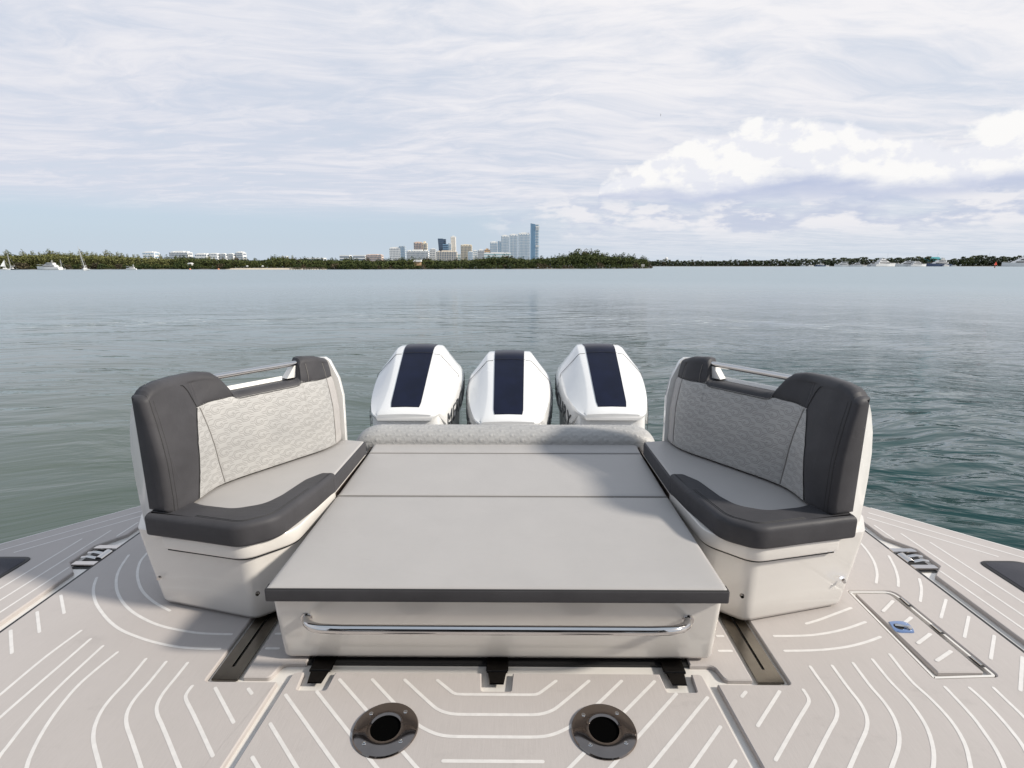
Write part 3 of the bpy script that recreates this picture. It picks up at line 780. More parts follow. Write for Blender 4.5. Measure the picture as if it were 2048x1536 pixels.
fl = [('white building roof showing above the tall casuarina grove', 288, 311, 504.5, 'grid', 3), ('wide white block, the largest above the left tree line', 341, 378, 504.5, 'strips', 5), ('white block with a lower right wing above the left trees', 392, 415, 508, 'grid', 3),
      ('square white block third from the right of the left group', 420, 436, 507, 'grid', 2), ('narrow white block second from the right of the left group', 441, 453, 507.5, 'strips', 2), ('shaded narrow white block beside the last of the left group', 456, 468, 507.5, 'strips', 2), ('tallest white block at the right end of the left group', 473, 487.5, 505, 'strips', 4),
      ('small white roof left of the dock above the trees', 564, 574, 512, 'grid', 0), ('long low white roofline above the trees over the dock', 608, 648, 515.5, 'bands', 0), ('low white flat building right of the dock', 680, 700, 510, 'bands', 0), ('long low white building between dock and skyline', 707, 731, 510, 'bands', 0), ('low peach coloured building left of the skyline', 732, 764, 509.5, 'strips', 2)]
for i, (lb, l, r, tp_, st_, cr) in enumerate(fl): tower(lb, l, r, tp_, 1900 + i * 12, bw if i < 11 else bp_, gd if i > 0 else gb, st_, crown=cr, name='distant_block')

# buildings of the right shore
def at_shore(px, D=DR): return gp(px, D)
e = empty('turquoise_building', (gp(1862, 760), 760, WATER + .5), 0, 'turquoise building with a peaked roof among the palms on the far right shore', 'building')
tq = M('turquoise_paint', (.12, .50, .54), .6, noise_amt=.05, noise_scale=.3)
hw = (gp(1873, 760) - gp(1851, 760)) / 2; h_ = hz_(518, 760) - WATER - .5
a = MB(); a.box((-hw, -5, 0), (hw, 5, h_)); a.build('wall', tq, e, 0)
a = MB(); a.loft([[(-hw * 1.05, -5.6, h_), (hw * 1.05, -5.6, h_), (hw * .7, -5.6, h_ + 2.6), (-hw * .7, -5.6, h_ + 2.6)], [(-hw * 1.05, 5.6, h_), (hw * 1.05, 5.6, h_), (hw * .7, 5.6, h_ + 2.6), (-hw * .7, 5.6, h_ + 2.6)]]); a.build('roof', tq, e, 0, recalc=True)
for k in range(3): a = MB(); a.box((-hw * .7 + k * hw * .5, -5.1, h_ * .35), (-hw * .7 + k * hw * .5 + hw * .28, -4.9, h_ * .7)); a.build('window', gd, e, 0)
e = empty('water_tower', (gp(1332, 800), 800, WATER + .5), 0, 'small white tower standing up at the left end of the far right shore', 'tower')
a = MB(); h_ = hz_(516, 800) - WATER; a.cyl((0, 0), 1.3, .9, 0, h_ * .72, 12); a.build('shaft', bw, e); a = MB(); a.lathe((0, 0, h_ * .72), [(1.0, 0), (2.2, .6), (2.4, 2.2), (1.4, 3.6), (.01, 4.0)], 12); a.build('tank', bw, e)
e = empty('white_house', (gp(1880, 765), 765, WATER + .5), 0, 'pale house with a gabled roof right of the turquoise building', 'building')
a = MB(); a.box((-4.5, -4, 0), (4.5, 4, 7)); a.build('wall', bw, e, 0); a = MB(); a.loft([[(-5, -4.5, 7), (5, -4.5, 7), (0, -4.5, 11)], [(-5, 4.5, 7), (5, 4.5, 7), (0, 4.5, 11)]]); a.build('roof', bw, e, 0, recalc=True)
a = MB(); a.box((-2, -4.1, 2.5), (2, -3.9, 5)); a.build('window', gd, e, 0)
m_mast = M('mast_paint', (.30, .30, .31), .5)
for i, (px, tp_) in enumerate(((1401, 512), (1461, 513), (1593, 511), (1773, 506), (1872.5, 505), (1975.5, 501.5))):
    nm = ['leftmost', 'second from the left', 'third from the left', 'fourth from the left, above the large yacht', 'beside the turquoise building', 'rightmost, near the red channel marker'][i]
    h_ = hz_(tp_, 760) - WATER; mb = MB(); mb.tube([(0, 0, 0), (0, 0, h_)], [.16, .06], 6); mb.tube([(-.6, 0, h_ * .82), (.6, 0, h_ * .82)], .05, 5)
    o = mb.build('mast_pole', m_mast); o.location = (gp(px, 760), 760, WATER); tag(o, 'thin pole above the far right palms, %s' % nm, 'mast')

# boats
m_hull = M('boat_white', (.62, .61, .60), .3, coat=.5, noise_amt=.02, noise_scale=1); m_hb = M('boat_blue', (.04, .06, .12), .3, coat=.4); m_hk = M('boat_dark', (.03, .035, .04), .35); m_win = M('boat_window', (.02, .025, .03), .15)
m_sail = M('sail_cloth', (.8, .8, .78), .8); m_alu = M('aluminium_mast', (.62, .62, .60), .4, metal=.6)


def hull(mb, L, B, Hh, mi=0):
    rg = []
    for t in np.linspace(0, 1, 9):
        wd = B / 2 * (1 - max(0, (t - .45) / .55) ** 2.2) + .02; x = -L / 2 + L * t; sh_ = Hh * (1 + .35 * t * t); y0 = wd
        rg.append([(x, -y0, sh_), (x - .1, -y0 * .88, .15), (x - .2, 0, -.35), (x - .1, y0 * .88, .15), (x, y0, sh_)])
    mb.loft(rg, mi)


def motor_yacht(label, px, D, L, rz, hm=m_hull, decks=2, mast=0.0, group='moored motor yachts', name='motor_yacht', base=0):
    e = empty(name, (gp(px, D), D, WATER), rz, label, 'yacht' if L > 10 else 'motorboat', group)
    B = L * .26; Hh = L * .085 + .3; a = MB(); hull(a, L, B, Hh); a.build('hull', hm, e, 40, recalc=True)
    z = Hh; x0, x1 = -L * .36, L * .18
    for k in range(decks):
        hh = L * .055 + (.75 if L > 12 else .30); w_ = B * (.40 - .07 * k); a = MB()
        a.loft([[(x0, -w_, z), (x1 + L * .07, -w_ * .8, z), (x1 + L * .07, w_ * .8, z), (x0, w_, z)], [(x0 + .2, -w_ * .92, z + hh), (x1 - L * .03, -w_ * .8, z + hh), (x1 - L * .03, w_ * .8, z + hh), (x0 + .2, w_ * .92, z + hh)]])
        a.build('cabin', m_hull, e, 30, recalc=True)
        a = MB(); a.box((x0 + L * .04, -w_ - .04, z + hh * .38), (x1 - L * .01, w_ + .04, z + hh * .76)); a.build('window', m_win, e, 0)
        z += hh; x0 += L * .07; x1 -= L * .13
    a = MB(); a.box((x0 - L * .04, -B * .3, z), (x1 + L * .06, B * .3, z + .16)); a.tube([(x0 + L * .04, 0, z), (x0 + L * .02, 0, z + 1.2 + mast)], .07, 5); a.tube([(x0 + L * .03, -.7, z + .8), (x0 + L * .03, .7, z + .8)], .05, 5); a.build('hardtop', m_hull, e, 30)
    a = MB(); a.tube([(L * .22, -B * .36, Hh * 1.25 + .6), (L * .40, -B * .17, Hh * 1.3 + .7), (L * .49, 0, Hh * 1.35 + .7), (L * .40, B * .17, Hh * 1.3 + .7), (L * .22, B * .36, Hh * 1.25 + .6)], .04, 4); a.build('bow_rail', m_alu, e, 0)
    return e


def sail_boat(label, px, D, L, Hm, rz, hm=m_hull, tilt=0.0, sail=False):
    e = empty('sailing_boat', (gp(px, D), D, WATER), rz, label, 'sailboat')
    B = L * .3; Hh = L * .09; a = MB(); hull(a, L, B, Hh); a.build('hull', hm, e, 40, recalc=True)
    a = MB(); a.loft([[(-L * .15, -B * .28, Hh), (L * .2, -B * .2, Hh * 1.1), (L * .2, B * .2, Hh * 1.1), (-L * .15, B * .28, Hh)], [(-L * .12, -B * .24, Hh + .55), (L * .14, -B * .16, Hh + .5), (L * .14, B * .16, Hh + .5), (-L * .12, B * .24, Hh + .55)]]); a.build('cabin', m_hull, e, 30, recalc=True)
    tx_ = tilt * Hm; c, s = cos(-rz), sin(-rz)
    a = MB(); a.tube([(L * .08, 0, Hh), (L * .08 + tx_ * c, tx_ * s, Hm)], [.12, .07], 6); a.build('mast', m_alu, e)
    a = MB(); a.tube([(L * .08, 0, Hh + 1.1), (-L * .34, 0, Hh + 1.2)], [.13, .10], 6); a.build('boom', m_sail, e)
    a = MB(); top_ = (L * .08 + tx_ * c * .97, tx_ * s * .97, Hm * .97)
    for q in ((L * .48, 0, Hh * 1.3), (-L * .48, 0, Hh), (L * .06, B * .45, Hh), (L * .06, -B * .45, Hh)): a.tube([q, top_], .02, 4)
    a.build('rigging', m_mast, e)
    if sail: a = MB(); a.add([(L * .07, .03, Hh + 1.3), (-L * .34, .05, Hh + 1.3), (L * .07, .03, Hm * .95), (L * .07, -.03, Hh + 1.3), (-L * .34, -.01, Hh + 1.3), (L * .07, -.03, Hm * .95)], [(0, 1, 2), (3, 5, 4), (0, 3, 4, 1), (1, 4, 5, 2), (2, 5, 3, 0)]); a.build('sail', m_sail, e, 0)
    return e


sail_boat('small sailboat with a raised white sail at the left edge', 8, 240, 4.2, 4.4, .3, sail=True)
sail_boat('dark hulled sailboat with a bare thin mast near the left edge', 22, 243, 4.6, 7.2, radians(180), hm=m_hk, tilt=-.05)
motor_yacht('white motor yacht with a flybridge moored off the left shore', 96, 238, 10.4, radians(180), group=None)
sail_boat('low white sailboat behind the stern of the white motor yacht', 121, 246, 4.2, 4.6, 0, tilt=-.02)
sail_boat('white sailboat with a tall tilted mast, seen end on in front of the grove', 169, 214, 6.2, 9.2, radians(-62), tilt=-.14)
motor_yacht('small white motorboat right of the tall masted sailboat', 261, 236, 4.0, radians(190), decks=1, group=None, name='motorboat')
yl = [(1607, 7, 1, m_hull, 'small white boat at the left end of the marina'), (1622, 8, 1, m_hull, 'second white boat from the left end of the marina'), (1640, 14, 1, m_hb, 'low dark blue hulled boat in the marina'), (1655, 6, 1, m_hull, 'tiny white boat right of the blue hulled boat'), (1684, 20, 2, m_hull, 'medium white yacht left of the tall palms group'), (1712, 15, 2, m_hull, 'white yacht between the medium yacht and the large one'), (1727, 10, 1, m_hull, 'small white cruiser behind the large yacht bow'), (1743, 13, 2, m_hull, 'white flybridge cruiser touching the large yacht'),
      (1769, 34, 3, m_hull, 'largest white yacht with a long sloping bow in the middle of the marina'), (1792, 13, 2, m_hull, 'cream sunlit cruiser at the stern of the largest yacht'), (1812, 26, 2, m_hull, 'long white yacht with dark windows left of the turquoise building'), (1836, 24, 2, m_hull, 'second long white yacht just left of the turquoise building'), (1876, 33, 2, m_hb, 'large yacht with a dark blue waterline in front of the turquoise building'), (1893, 10, 2, m_hull, 'high white stern boat right of the blue waterlined yacht'), (1908, 7, 1, m_hull, 'small white boat left of the channel marker'), (2040, 44, 3, m_hull, 'huge white yacht cut by the right edge of the view')]
for i, (px, L, dk, hm, lb) in enumerate(yl): motor_yacht(lb, px, DR - 8 - (i % 3) * 5, L, radians([172, 6, 185, 12, 178][i % 5]), hm=hm, decks=dk, mast=1.0 if L > 18 else 0)

# channel marker
D = 395.0; m_red = M('marker_red', (.70, .07, .03), .5); m_wood = M('weathered_wood', (.12, .09, .07), .9, noise_amt=.2, noise_scale=3)
e = empty('channel_marker', (gp(1990.5, D), D, WATER), 0, 'red triangular channel marker on a wooden pile in the water', 'channel marker')
a = MB(); a.cyl((0, 0), .34, .28, -1, 2.6, 10); a.build('pile', M('rust_pile', (.22, .08, .05), .9), e); a = MB(); a.loft([[(-1.15, -.35, 2.0), (1.15, -.35, 2.0), (0, -.35, 4.4)], [(-1.15, -.27, 2.0), (1.15, -.27, 2.0), (0, -.27, 4.4)]]); a.build('dayboard', m_red, e, 0, recalc=True)
# white notice board off the island tip
D = 318.0; e = empty('notice_board', (gp(1286, D), D, WATER), 0, 'grey notice board on two posts at the right tip of the island', 'sign')
for x in (-.6, .6): a = MB(); a.cyl((x, 0), .12, .12, -.5, 2.4, 6); a.build('post', m_wood, e)
a = MB(); a.box((-.95, -.15, 1.15), (.95, -.05, 2.55)); a.build('board', M('faded_board', (.33, .31, .28), .8), e, 0)
# dock ruins left of centre
e = empty('ruined_dock', (gp(614, 248), 248, WATER), 0, 'ruined dark wooden dock on piles left of the island wood', 'dock')
xa, xb = gp(581, 248) - gp(614, 248), gp(647, 248) - gp(614, 248)
rs = np.random.RandomState(2)
for k in range(15):
    x = xa + (xb - xa) * (k + rs.uniform(-.25, .25)) / 14; a = MB(); a.cyl((x, rs.uniform(-1, 1)), .17, .16, -.8, rs.uniform(.5, 1.15), 7); a.build('pile', m_wood, e)
for k in range(5):
    x = xa + (xb - xa) * k / 5; a = MB(); a.box((x, -.9, .78 + .1 * rs.uniform()), (x + (xb - xa) / 5 * rs.uniform(.7, .98), .9, .95)); a.build('deck_board', m_wood, e, 0)
a = MB(); a.box((xa, -.7, .25), (xa + (xb - xa) * .35, -.4, .42)); a.box((xa + (xb - xa) * .4, -.7, .2), (xa + (xb - xa) * .55, -.4, .36)); a.build('cross_beam', m_wood, e, 0)
# shed roof among the island trees, small white shelter on the left
e = empty('white_shed', (gp(835, 269), 269, WATER + 1.7), 0, 'white roofed shed showing through the island trees below the pink towers', 'shed')
a = MB(); a.box((-1.6, -1.2, 0), (1.8, 1.2, 1.9)); a.build('wall', bo_, e, 0); a = MB(); a.loft([[(-2.0, -1.6, 1.9), (2.1, -1.6, 1.9), (1.9, -1.6, 2.9), (-1.2, -1.6, 2.9)], [(-2.0, 1.6, 1.9), (2.1, 1.6, 1.9), (1.9, 1.6, 2.9), (-1.2, 1.6, 2.9)]]); a.build('roof', bw, e, 0, recalc=True)
e = empty('beach_shelter', (gp(381, 262), 262, WATER + 1.9), 0, 'small white canopy among the trees left of the beach', 'canopy')
a = MB(); a.box((-.9, -.6, 0), (-.82, .6, .75)); a.box((.8, -.6, 0), (.88, .6, .75)); a.build('leg', bw, e, 0); a = MB(); a.loft([[(-1.2, -.9, .7), (1.2, -.9, .7), (.5, -.9, 1.25), (-.3, -.9, 1.25)], [(-1.2, .9, .7), (1.2, .9, .7), (.5, .9, 1.25), (-.3, .9, 1.25)]]); a.build('roof', bw, e, 0, recalc=True)
for px, lb in ((494, 'small white parasol on the beach, the left one'), (525, 'small white parasol on the beach, the right one')):
    e = empty('beach_parasol', (gp(px, 259), 259, WATER + .5), 0, lb, 'parasol'); a = MB(); a.cyl((0, 0), .03, .03, 0, 1.2, 6); a.build('pole', m_alu, e); a = MB(); a.lathe((0, 0, 1.0), [(.65, 0), (.35, .22), (.01, .34)], 10); a.build('canopy', m_sail, e)
for px, D, lb in ((379, 246, 'small orange buoy off the left trees, the left one'), (436, 247, 'small orange buoy off the left trees, the right one')):
    a = MB(); a.lathe((0, 0, 0), [(.01, -.3), (.42, -.15), (.5, .15), (.3, .45), (.01, .6)], 12); o = a.build('buoy', M('faded_orange', (.55, .25, .15), .6)); o.location = (gp(px, D), D, WATER); tag(o, lb, 'buoy')
# bird high over the bay
bp0 = ony(1321.5, 230, 60); a = MB()
a.loft([[(-.02, 0, -.42), (.02, 0, -.42), (0, .02, -.42)], [(-.09, -.02, -.1), (.09, -.02, -.1), (0, .09, -.1)], [(-.07, 0, .25), (.07, 0, .25), (0, .08, .25)], [(-.015, 0, .42), (.015, 0, .42), (0, .02, .42)]])
a.add([(0, 0, .15), (0, 0, -.05), (.42, .05, .30), (.75, .0, .12), (.40, .03, .12)], [(0, 1, 4, 2), (2, 4, 3)]); a.add([(0, 0, .15), (0, 0, -.05), (-.42, .05, .30), (-.75, .0, .12), (-.40, .03, .12)], [(0, 2, 4, 1), (2, 3, 4)])
o = a.build('bird', M('bird_grey', (.18, .18, .19), .8)); o.location = bp0; o.rotation_euler = (0, 0, 1.1); o.scale = (.35, .35, .35); tag(o, 'tiny bird flying high over the bay left of the big cumulus cloud', 'bird')

# ------------------------------------------------------------ boat deck
def panel(name, outer, holes=(), z=0.0, th=.018, mat=m_deck, parent=None, bev=.004):
    """foam panel with an eased edge, holes allowed"""
    loops = [list(outer)] + [list(h) for h in holes]
    bm = bmesh.new(); 
    mid = []
    for li, lp in enumerate(loops):
        if (area2(lp) < 0) != (li > 0): lp.reverse()
        top = inset(lp, bev); vt = [bm.verts.new((p.x, p.y, z)) for p in top]
        vm = [bm.verts.new((p.x, p.y, z - bev)) for p in lp]; vb = [bm.verts.new((p.x, p.y, z - th)) for p in lp]; n_ = len(lp)
        for k in range(n_):
            j = (k + 1) % n_
            bm.faces.new((vm[k], vm[j], vt[j], vt[k])); bm.faces.new((vb[k], vb[j], vm[j], vm[k]))
        mid.append([bm.edges.get((vt[k], vt[(k + 1) % n_])) for k in range(n_)])
    r = bmesh.ops.triangle_fill(bm, use_beauty=True, use_dissolve=False, edges=[e for m_ in mid for e in m_], normal=(0, 0, 1))
    me = bpy.data.meshes.new(name); bm.to_mesh(me); bm.free()
    return link(name, me, parent, mat, 0)


def V2(p): return Vector((p[0], p[1]))


deck = MB()
deck.v += [(-1.976, -4, -.018), (1.976, -4, -.018), (1.976, 3.30, -.018), (-1.976, 3.30, -.018), (-1.976, -4, -.12), (1.976, -4, -.12), (1.976, 3.30, -.12), (-1.976, 3.30, -.12)]
deck.f += [[0, 1, 2, 3], [7, 6, 5, 4], [0, 4, 5, 1], [1, 5, 6, 2], [2, 6, 7, 3], [3, 7, 4, 0]]; deck.mi += [0] * 6
boat = deck.build('boat_deck', m_gel, smooth=0); tag(boat, kind='structure')

# storage hatch outline (right side), seam positions
hf = [V2(onz(*p)) for p in ((1694, 1180), (1786, 1180), (1999, 1353), (1997, 1357), (1868, 1357))]
hatch_frame = rpoly([(hf[0].x, hf[0].y, .01), (hf[1].x, hf[1].y, .05), (hf[2].x, hf[2].y, .02), (hf[4].x, hf[4].y, .01)], .01)
hi_ = [V2(onz(*p)) for p in ((1710, 1187), (1779, 1187), (1968, 1344.5), (1875, 1344.5))]
hatch_lid = rpoly([(p.x, p.y, .008) for p in hi_[:1]] + [(hi_[1].x, hi_[1].y, .03)] + [(p.x, p.y, .006) for p in hi_[2:]], .01)
XS = 1.975
main_out = [(.792, -4, 0), (.785, 1.24, 0), (.766, 1.572, .004), (1.022, 1.572, .012), (1.022, 3.28, 0), (XS, 3.28, 0), (XS, -4, 0)]
panel('deck_panel', rpoly(main_out, .01), [hatch_frame], parent=boat)
panel('deck_panel', rpoly([(-p[0], p[1], p[2]) for p in main_out], .01), parent=boat)
# centre hatch with notches for the three hinges
hx, hxb = .728, .752
hp = [(hxb, -.4, 0), (hxb, 1.24, 0), (hx, 1.618, .04)]
notch = []
for c in (.634, 0, -.634):
    notch += [(c + .056, 1.618, .004), (c + .050, 1.536, .006), (c - .050, 1.536, .006), (c - .056, 1.618, .004)]
hp = hp + notch + [(-hx, 1.618, .04), (-hxb, 1.24, 0), (-hxb, -.4, 0)]
panel('hatch_panel', rpoly(hp, .006), parent=boat)
for s in (1, -1):
    mb = MB(); mb.box((min(s * 1.979, s * 1.997), -3, -.06), (max(s * 1.979, s * 1.997), 3.1, -.010)); mb.build('seam_dark_strip', m_black, boat, 0)  # black strip that makes the open seam read dark
# small raised panels between the sun bed and the slide tracks, and the strip behind the hatch
for s in (1, -1):
    panel('deck_panel', rpoly([(s * .785, 1.66, .03), (s * .80, 1.592, .02), (s * .898, 1.592, .004), (s * .898, 3.2, 0), (s * .70, 3.2, 0), (s * .70, 1.66, 0)], .01), parent=boat)
panel('deck_panel', rpoly([(.69, 1.71), (.69, 3.2), (-.69, 3.2), (-.69, 1.71)], .003), parent=boat)


def ribbon(name, pts, wd=.0114, z=.0007, parent=boat, mat=m_line):
    pts = [Vector((p[0], p[1])) for p in pts]
    L = []; R = []
    n_ = len(pts)
    for i, p in enumerate(pts):
        t = (pts[min(i + 1, n_ - 1)] - pts[max(i - 1, 0)]).normalized(); q = Vector((-t.y, t.x)) * wd / 2
        L.append(p + q); R.append(p - q)
    t0 = (pts[0] - pts[1]).normalized(); t1 = (pts[-1] - pts[-2]).normalized()
    def cap(c, t):
        q = Vector((-t.y, t.x)); return [c + (q * -cos(a) * -1 * -1 + t * sin(a)) * wd / 2 for a in (pi * .2, pi * .4, pi * .6, pi * .8)]
    poly = R + cap(pts[-1], t1) + L[::-1] + cap(pts[0], t0)
    n2 = len(poly)
    # quads down the ribbon, triangle fans at the ends
    vs = [(p.x, p.y, z) for p in R] + [(p.x, p.y, z) for p in L]; fs = [(i, i + 1, n_ + i + 1, n_ + i) for i in range(n_ - 1)]
    for c, t, a, b_ in ((pts[-1], t1, R[-1], L[-1]), (pts[0], t0, L[0], R[0])):
        q = (a - c).normalized(); k = len(vs); arc = [c + (q * cos(x_) + t * sin(x_)) * wd / 2 for x_ in np.linspace(0, pi, 7)]
        vs += [(p.x, p.y, z) for p in arc]; fs.append(tuple(range(k, k + 7)))
    return mesh(name, vs, fs, parent, mat, 0)


def c2(x, y): return (1400 + x / 3.1605, 1240 + y / 3.1605)
def c1(x, y): return (1500 + x / 3.737, 1000 + y / 3.737)
def c3(x, y): return (x / 3.2, 1240 + y / 3.2)
def c4(x, y): return (x / 5.12, 1000 + y / 5.12)
def c6(x, y): return (980 + x / 3.413, 1300 + y / 3.413)


def tr(fn_, pts, sm=5):
    p = [onz(*fn_(*q)) for q in pts]; p = [(q.x, q.y, 0) for q in p]
    return smoothline(p, sm) if len(p) > 2 else [Vector(q) for q in p]


both = [  # lines traced on the right, repeated on the left
    (c2, [(697, 295), (760, 385), (822, 470), (855, 530), (868, 580), (858, 630), (825, 690), (760, 815), (697, 940), (560, 1200)]),
    (c2, [(836, 290), (930, 420), (1005, 515), (1042, 580), (1058, 640), (1048, 705), (1010, 790), (940, 950), (840, 1200)]),
    (c2, [(968, 273), (1070, 410), (1160, 515), (1220, 605), (1252, 690), (1260, 760), (1248, 830), (1205, 950), (1120, 1200)]),
    (c2, [(1090, 250), (1200, 385), (1310, 500), (1390, 605), (1440, 695), (1468, 785), (1478, 860), (1470, 960), (1430, 1200)]),
    (c2, [(653, 442), (678, 480), (688, 508), (678, 540), (620, 635), (478, 885)]),
    (c2, [(503, 452), (365, 670)]), (c2, [(290, 455), (265, 485)]),
    (c1, [(1465, 745), (1427, 880)]), (c1, [(1635, 872), (1603, 1025)]), (c2, [(1860, 100), (1838, 245)]), (c2, [(2038, 235), (2025, 445)]),
    (c2, [(122, 196), (198, 196)]), (c2, [(110, 102), (145, 102)]),
    # terrace lines come from the same side
]
right_only = [
    (c2, [(470, 102), (600, 101), (720, 95), (850, 74), (950, 47), (1045, 13)]),
    (c2, [(537, 196), (700, 193), (830, 184), (950, 166), (1060, 137), (1140, 107)]),
    (c1, [(420, 925), (520, 895), (640, 850), (755, 807)]),
    (c2, [(1200, 218), (1330, 380), (1450, 490), (1560, 605), (1630, 700), (1680, 800), (1705, 900), (1712, 960), (1712, 1200)]),
    (c2, [(1550, 425), (1640, 520), (1730, 620), (1800, 715), (1870, 820), (1930, 950), (2000, 1200)]),
    (c2, [(1705, 430), (1800, 515), (1900, 620), (1980, 715), (2048, 810), (2180, 1060)]),
    (c2, [(1857, 430), (1950, 520), (2048, 615), (2200, 780)]),
    (c1, [(800, 295), (860, 360), (915, 440), (940, 500), (950, 560), (943, 620)]),
    (c1, [(1037, 418), (1080, 500), (1105, 580), (1108, 645)]),
    (c1, [(1265, 590), (1280, 650), (1280, 700), (1272, 757)]),
]
left_only = [
    (c3, [(657, 168), (500, 312), (380, 425), (250, 560), (140, 690), (55, 800), (0, 870), (-80, 1000)]),
    (c3, [(578, 123), (400, 278), (200, 450), (0, 625), (-200, 810)]),
    (c3, [(517, 70), (300, 230), (100, 395), (0, 480), (-250, 690)]),
    (c3, [(750, 208), (600, 330), (480, 440), (350, 600), (260, 740), (200, 860), (170, 950), (120, 1200)]),
    (c4, [(1560, 490), (1450, 610), (1412, 710), (1410, 800), (1440, 900), (1500, 980), (1600, 1060), (1740, 1135)]),
    (c4, [(1318, 565), (1240, 680), (1200, 770), (1190, 860), (1205, 950), (1260, 1050), (1350, 1140), (1480, 1220), (1620, 1280), (1780, 1322), (2050, 1365), (2370, 1376)]),
    (c4, [(990, 797), (962, 880), (958, 960), (985, 1060), (1050, 1160), (1130, 1250), (1240, 1331), (1400, 1400), (1600, 1462), (1840, 1508), (2080, 1525), (2250, 1526)]),
]
for f_, p in both:
    q = tr(f_, p)
    if p[0] == (1090, 250): ribbon('inlay_line', q); continue
    for s in (1, -1): ribbon('inlay_line', [(s * a.x, a.y) for a in q])
for f_, p in right_only + left_only: ribbon('inlay_line', tr(f_, p))
hl = [
    [(0, 306), (150, 306), (290, 306), (325, 300), (352, 285), (450, 212)],
    [(0, 443), (150, 443), (290, 443), (360, 435), (420, 415), (480, 375), (675, 212)],
    [(0, 595), (150, 595), (310, 595), (400, 585), (480, 558), (560, 515), (650, 445), (760, 345), (898, 212)],
    [(1123, 215), (920, 420), (720, 620), (540, 806), (440, 910)],
    [(1272, 300), (1000, 600), (810, 815), (700, 940)], [(1485, 325), (1250, 600), (1080, 812), (950, 980)],
    [(1573, 525), (1365, 812), (1250, 980)], [(1675, 757), (1500, 1010)]]
for p in hl:
    q = [onz(*c6(*a)) for a in p]; q = [Vector((a.x, a.y, 0)) for a in q]
    if p[0][0] == 0:
        q[0].x = 0; q = smoothline(q[1:], 4); q = [Vector((-a.x, a.y, 0)) for a in q[::-1]] + q; ribbon('inlay_line', q)
    else:
        if len(q) > 2: q = [q[0], q[-1]]
        for s in (1, -1): ribbon('inlay_line', [(s * a.x, a.y) for a in q])
y9 = onz(*c6(200, 762)).y; x9 = onz(*c6(360, 762)).x
ribbon('inlay_line', [(-x9, y9), (x9, y9)])
ribbon('inlay_line', [(-.42, .95), (.42, .95)])

# fold-down terraces outside the seam (mirrored left and right)
def outer_y(x): return 2.48 - (x - 2.66) * 1.06
tb = MB()
tpl = [(2.0, -2.5), (5.6, -2.5), (5.6, outer_y(5.6) if False else -.64), (2.66, 2.48), (2.20, 2.965), (2.0, 3.17)]
slab(tb, [Vector(p) for p in tpl], -.14, -.0185, 0)
recess = [V2(onz(*c1(*p))) for p in ((968, 292), (1045, 330), (1165, 330), (1425, 495), (1290, 503), (1225, 508))]
ter = tb.build('fold_down_terrace', m_gel, smooth=30); tag(ter, kind='structure'); ter.name = 'right_terrace'
ry0, ry1 = recess[5].y, recess[0].y; rx = recess[3].x
rin = .028
tp_out = [(2.034, -2.5, 0), (5.59, -2.5, 0), (5.59, -.66, 0), (2.655, 2.468, 0), (2.19, 2.955, 0), (2.034, 3.12, 0),
          (2.034, ry1 + .02, .006), (rx + .0, ry1 - .10, .012), (rx + .0, ry0 + .02, .006), (2.034, ry0 - .06, .006)]
panel('terrace_panel', rpoly(tp_out, .01), parent=ter)
# recess box: dark well with a polished hinge inside
wl = MB(); wl.box((2.0, ry0 - .01, -.017), (rx - rin, ry1 - .09, -.0145)); wl.build('hinge_well', m_black, ter, smooth=0)
for pts in ([(905, 60), (2048, 385), (2500, 513)], [(890, 97), (2048, 432), (2500, 563)], [(880, 133), (1850, 422)], [(930, 190), (1078, 293)], [(1130, 252), (2048, 868), (2400, 1104)], [(1347, 317), (2048, 770), (2400, 997)], [(1425, 533), (2048, 968), (2400, 1214)]):
    q = [onz(*c1(*p)) for p in pts]; q = [q[0], q[-1]]; ribbon('inlay_line', [(a.x, a.y) for a in q], wd=.0095, parent=ter)
op = [V2(onz(*c1(*p))) for p in ((1772, 462), (1990, 455))]
for i_, sc_ in ((0, 0.0), (1, .018)):
    pp = [(2.325, 2.365, .05), (2.53, 2.365, .10), (3.20, 1.66, .1), (3.20, 1.1, .08), (2.325, 1.1, .08)]
    pl = rpoly(pp, .05); mbb = MB(); slab(mbb, inset(pl, sc_) if sc_ else pl, -.001, .004 + .002 * i_, .002, 2)
    mbb.build('mesh_pad' if i_ else 'pad_trim', M('mesh_fabric', (.035, .036, .048), .75, bump=.8, bump_scale=420, bdist=.002) if i_ else m_black, ter)
lt = mirror_tree(ter); lt.name = 'left_terrace'

# terrace hinges: polished arms bridging the seam
def terrace_hinge():
    e = empty('terrace_hinge', (2.02, (ry0 + ry1) / 2 - .03, -.012), 0, 'polished steel terrace hinge sunk in the deck seam right of the right bench', 'hinge')
    L = (ry1 - ry0) * .5
    a = MB(); a.box((-.035, -L * .82, .002), (.09, -L * .55, .012), taper=.002); a.build('hinge_plate', m_chrome, e)
    a = MB(); a.box((-.035, L * .38, .002), (.10, L * .66, .012), taper=.002); a.build('hinge_plate', m_chrome, e)
    a = MB(); a.tube([(-.01, -L * .38, .004), (-.01, L * .2, .004)], .022, 14); a.build('hinge_barrel', m_chrome, e)
    for yy in (-.36, -.02):
        a = MB(); a.tube([(0, L * yy, .014), (.045, L * yy + .004, .024), (.085, L * yy + .01, .012)], .009, 8); a.build('hinge_arm', m_chrome, e)
    return e


th_ = terrace_hinge(); th_.scale = (.92, .92, .62)
mirror_tree(th_, None, 'polished steel terrace hinge sunk in the deck seam left of the left bench')


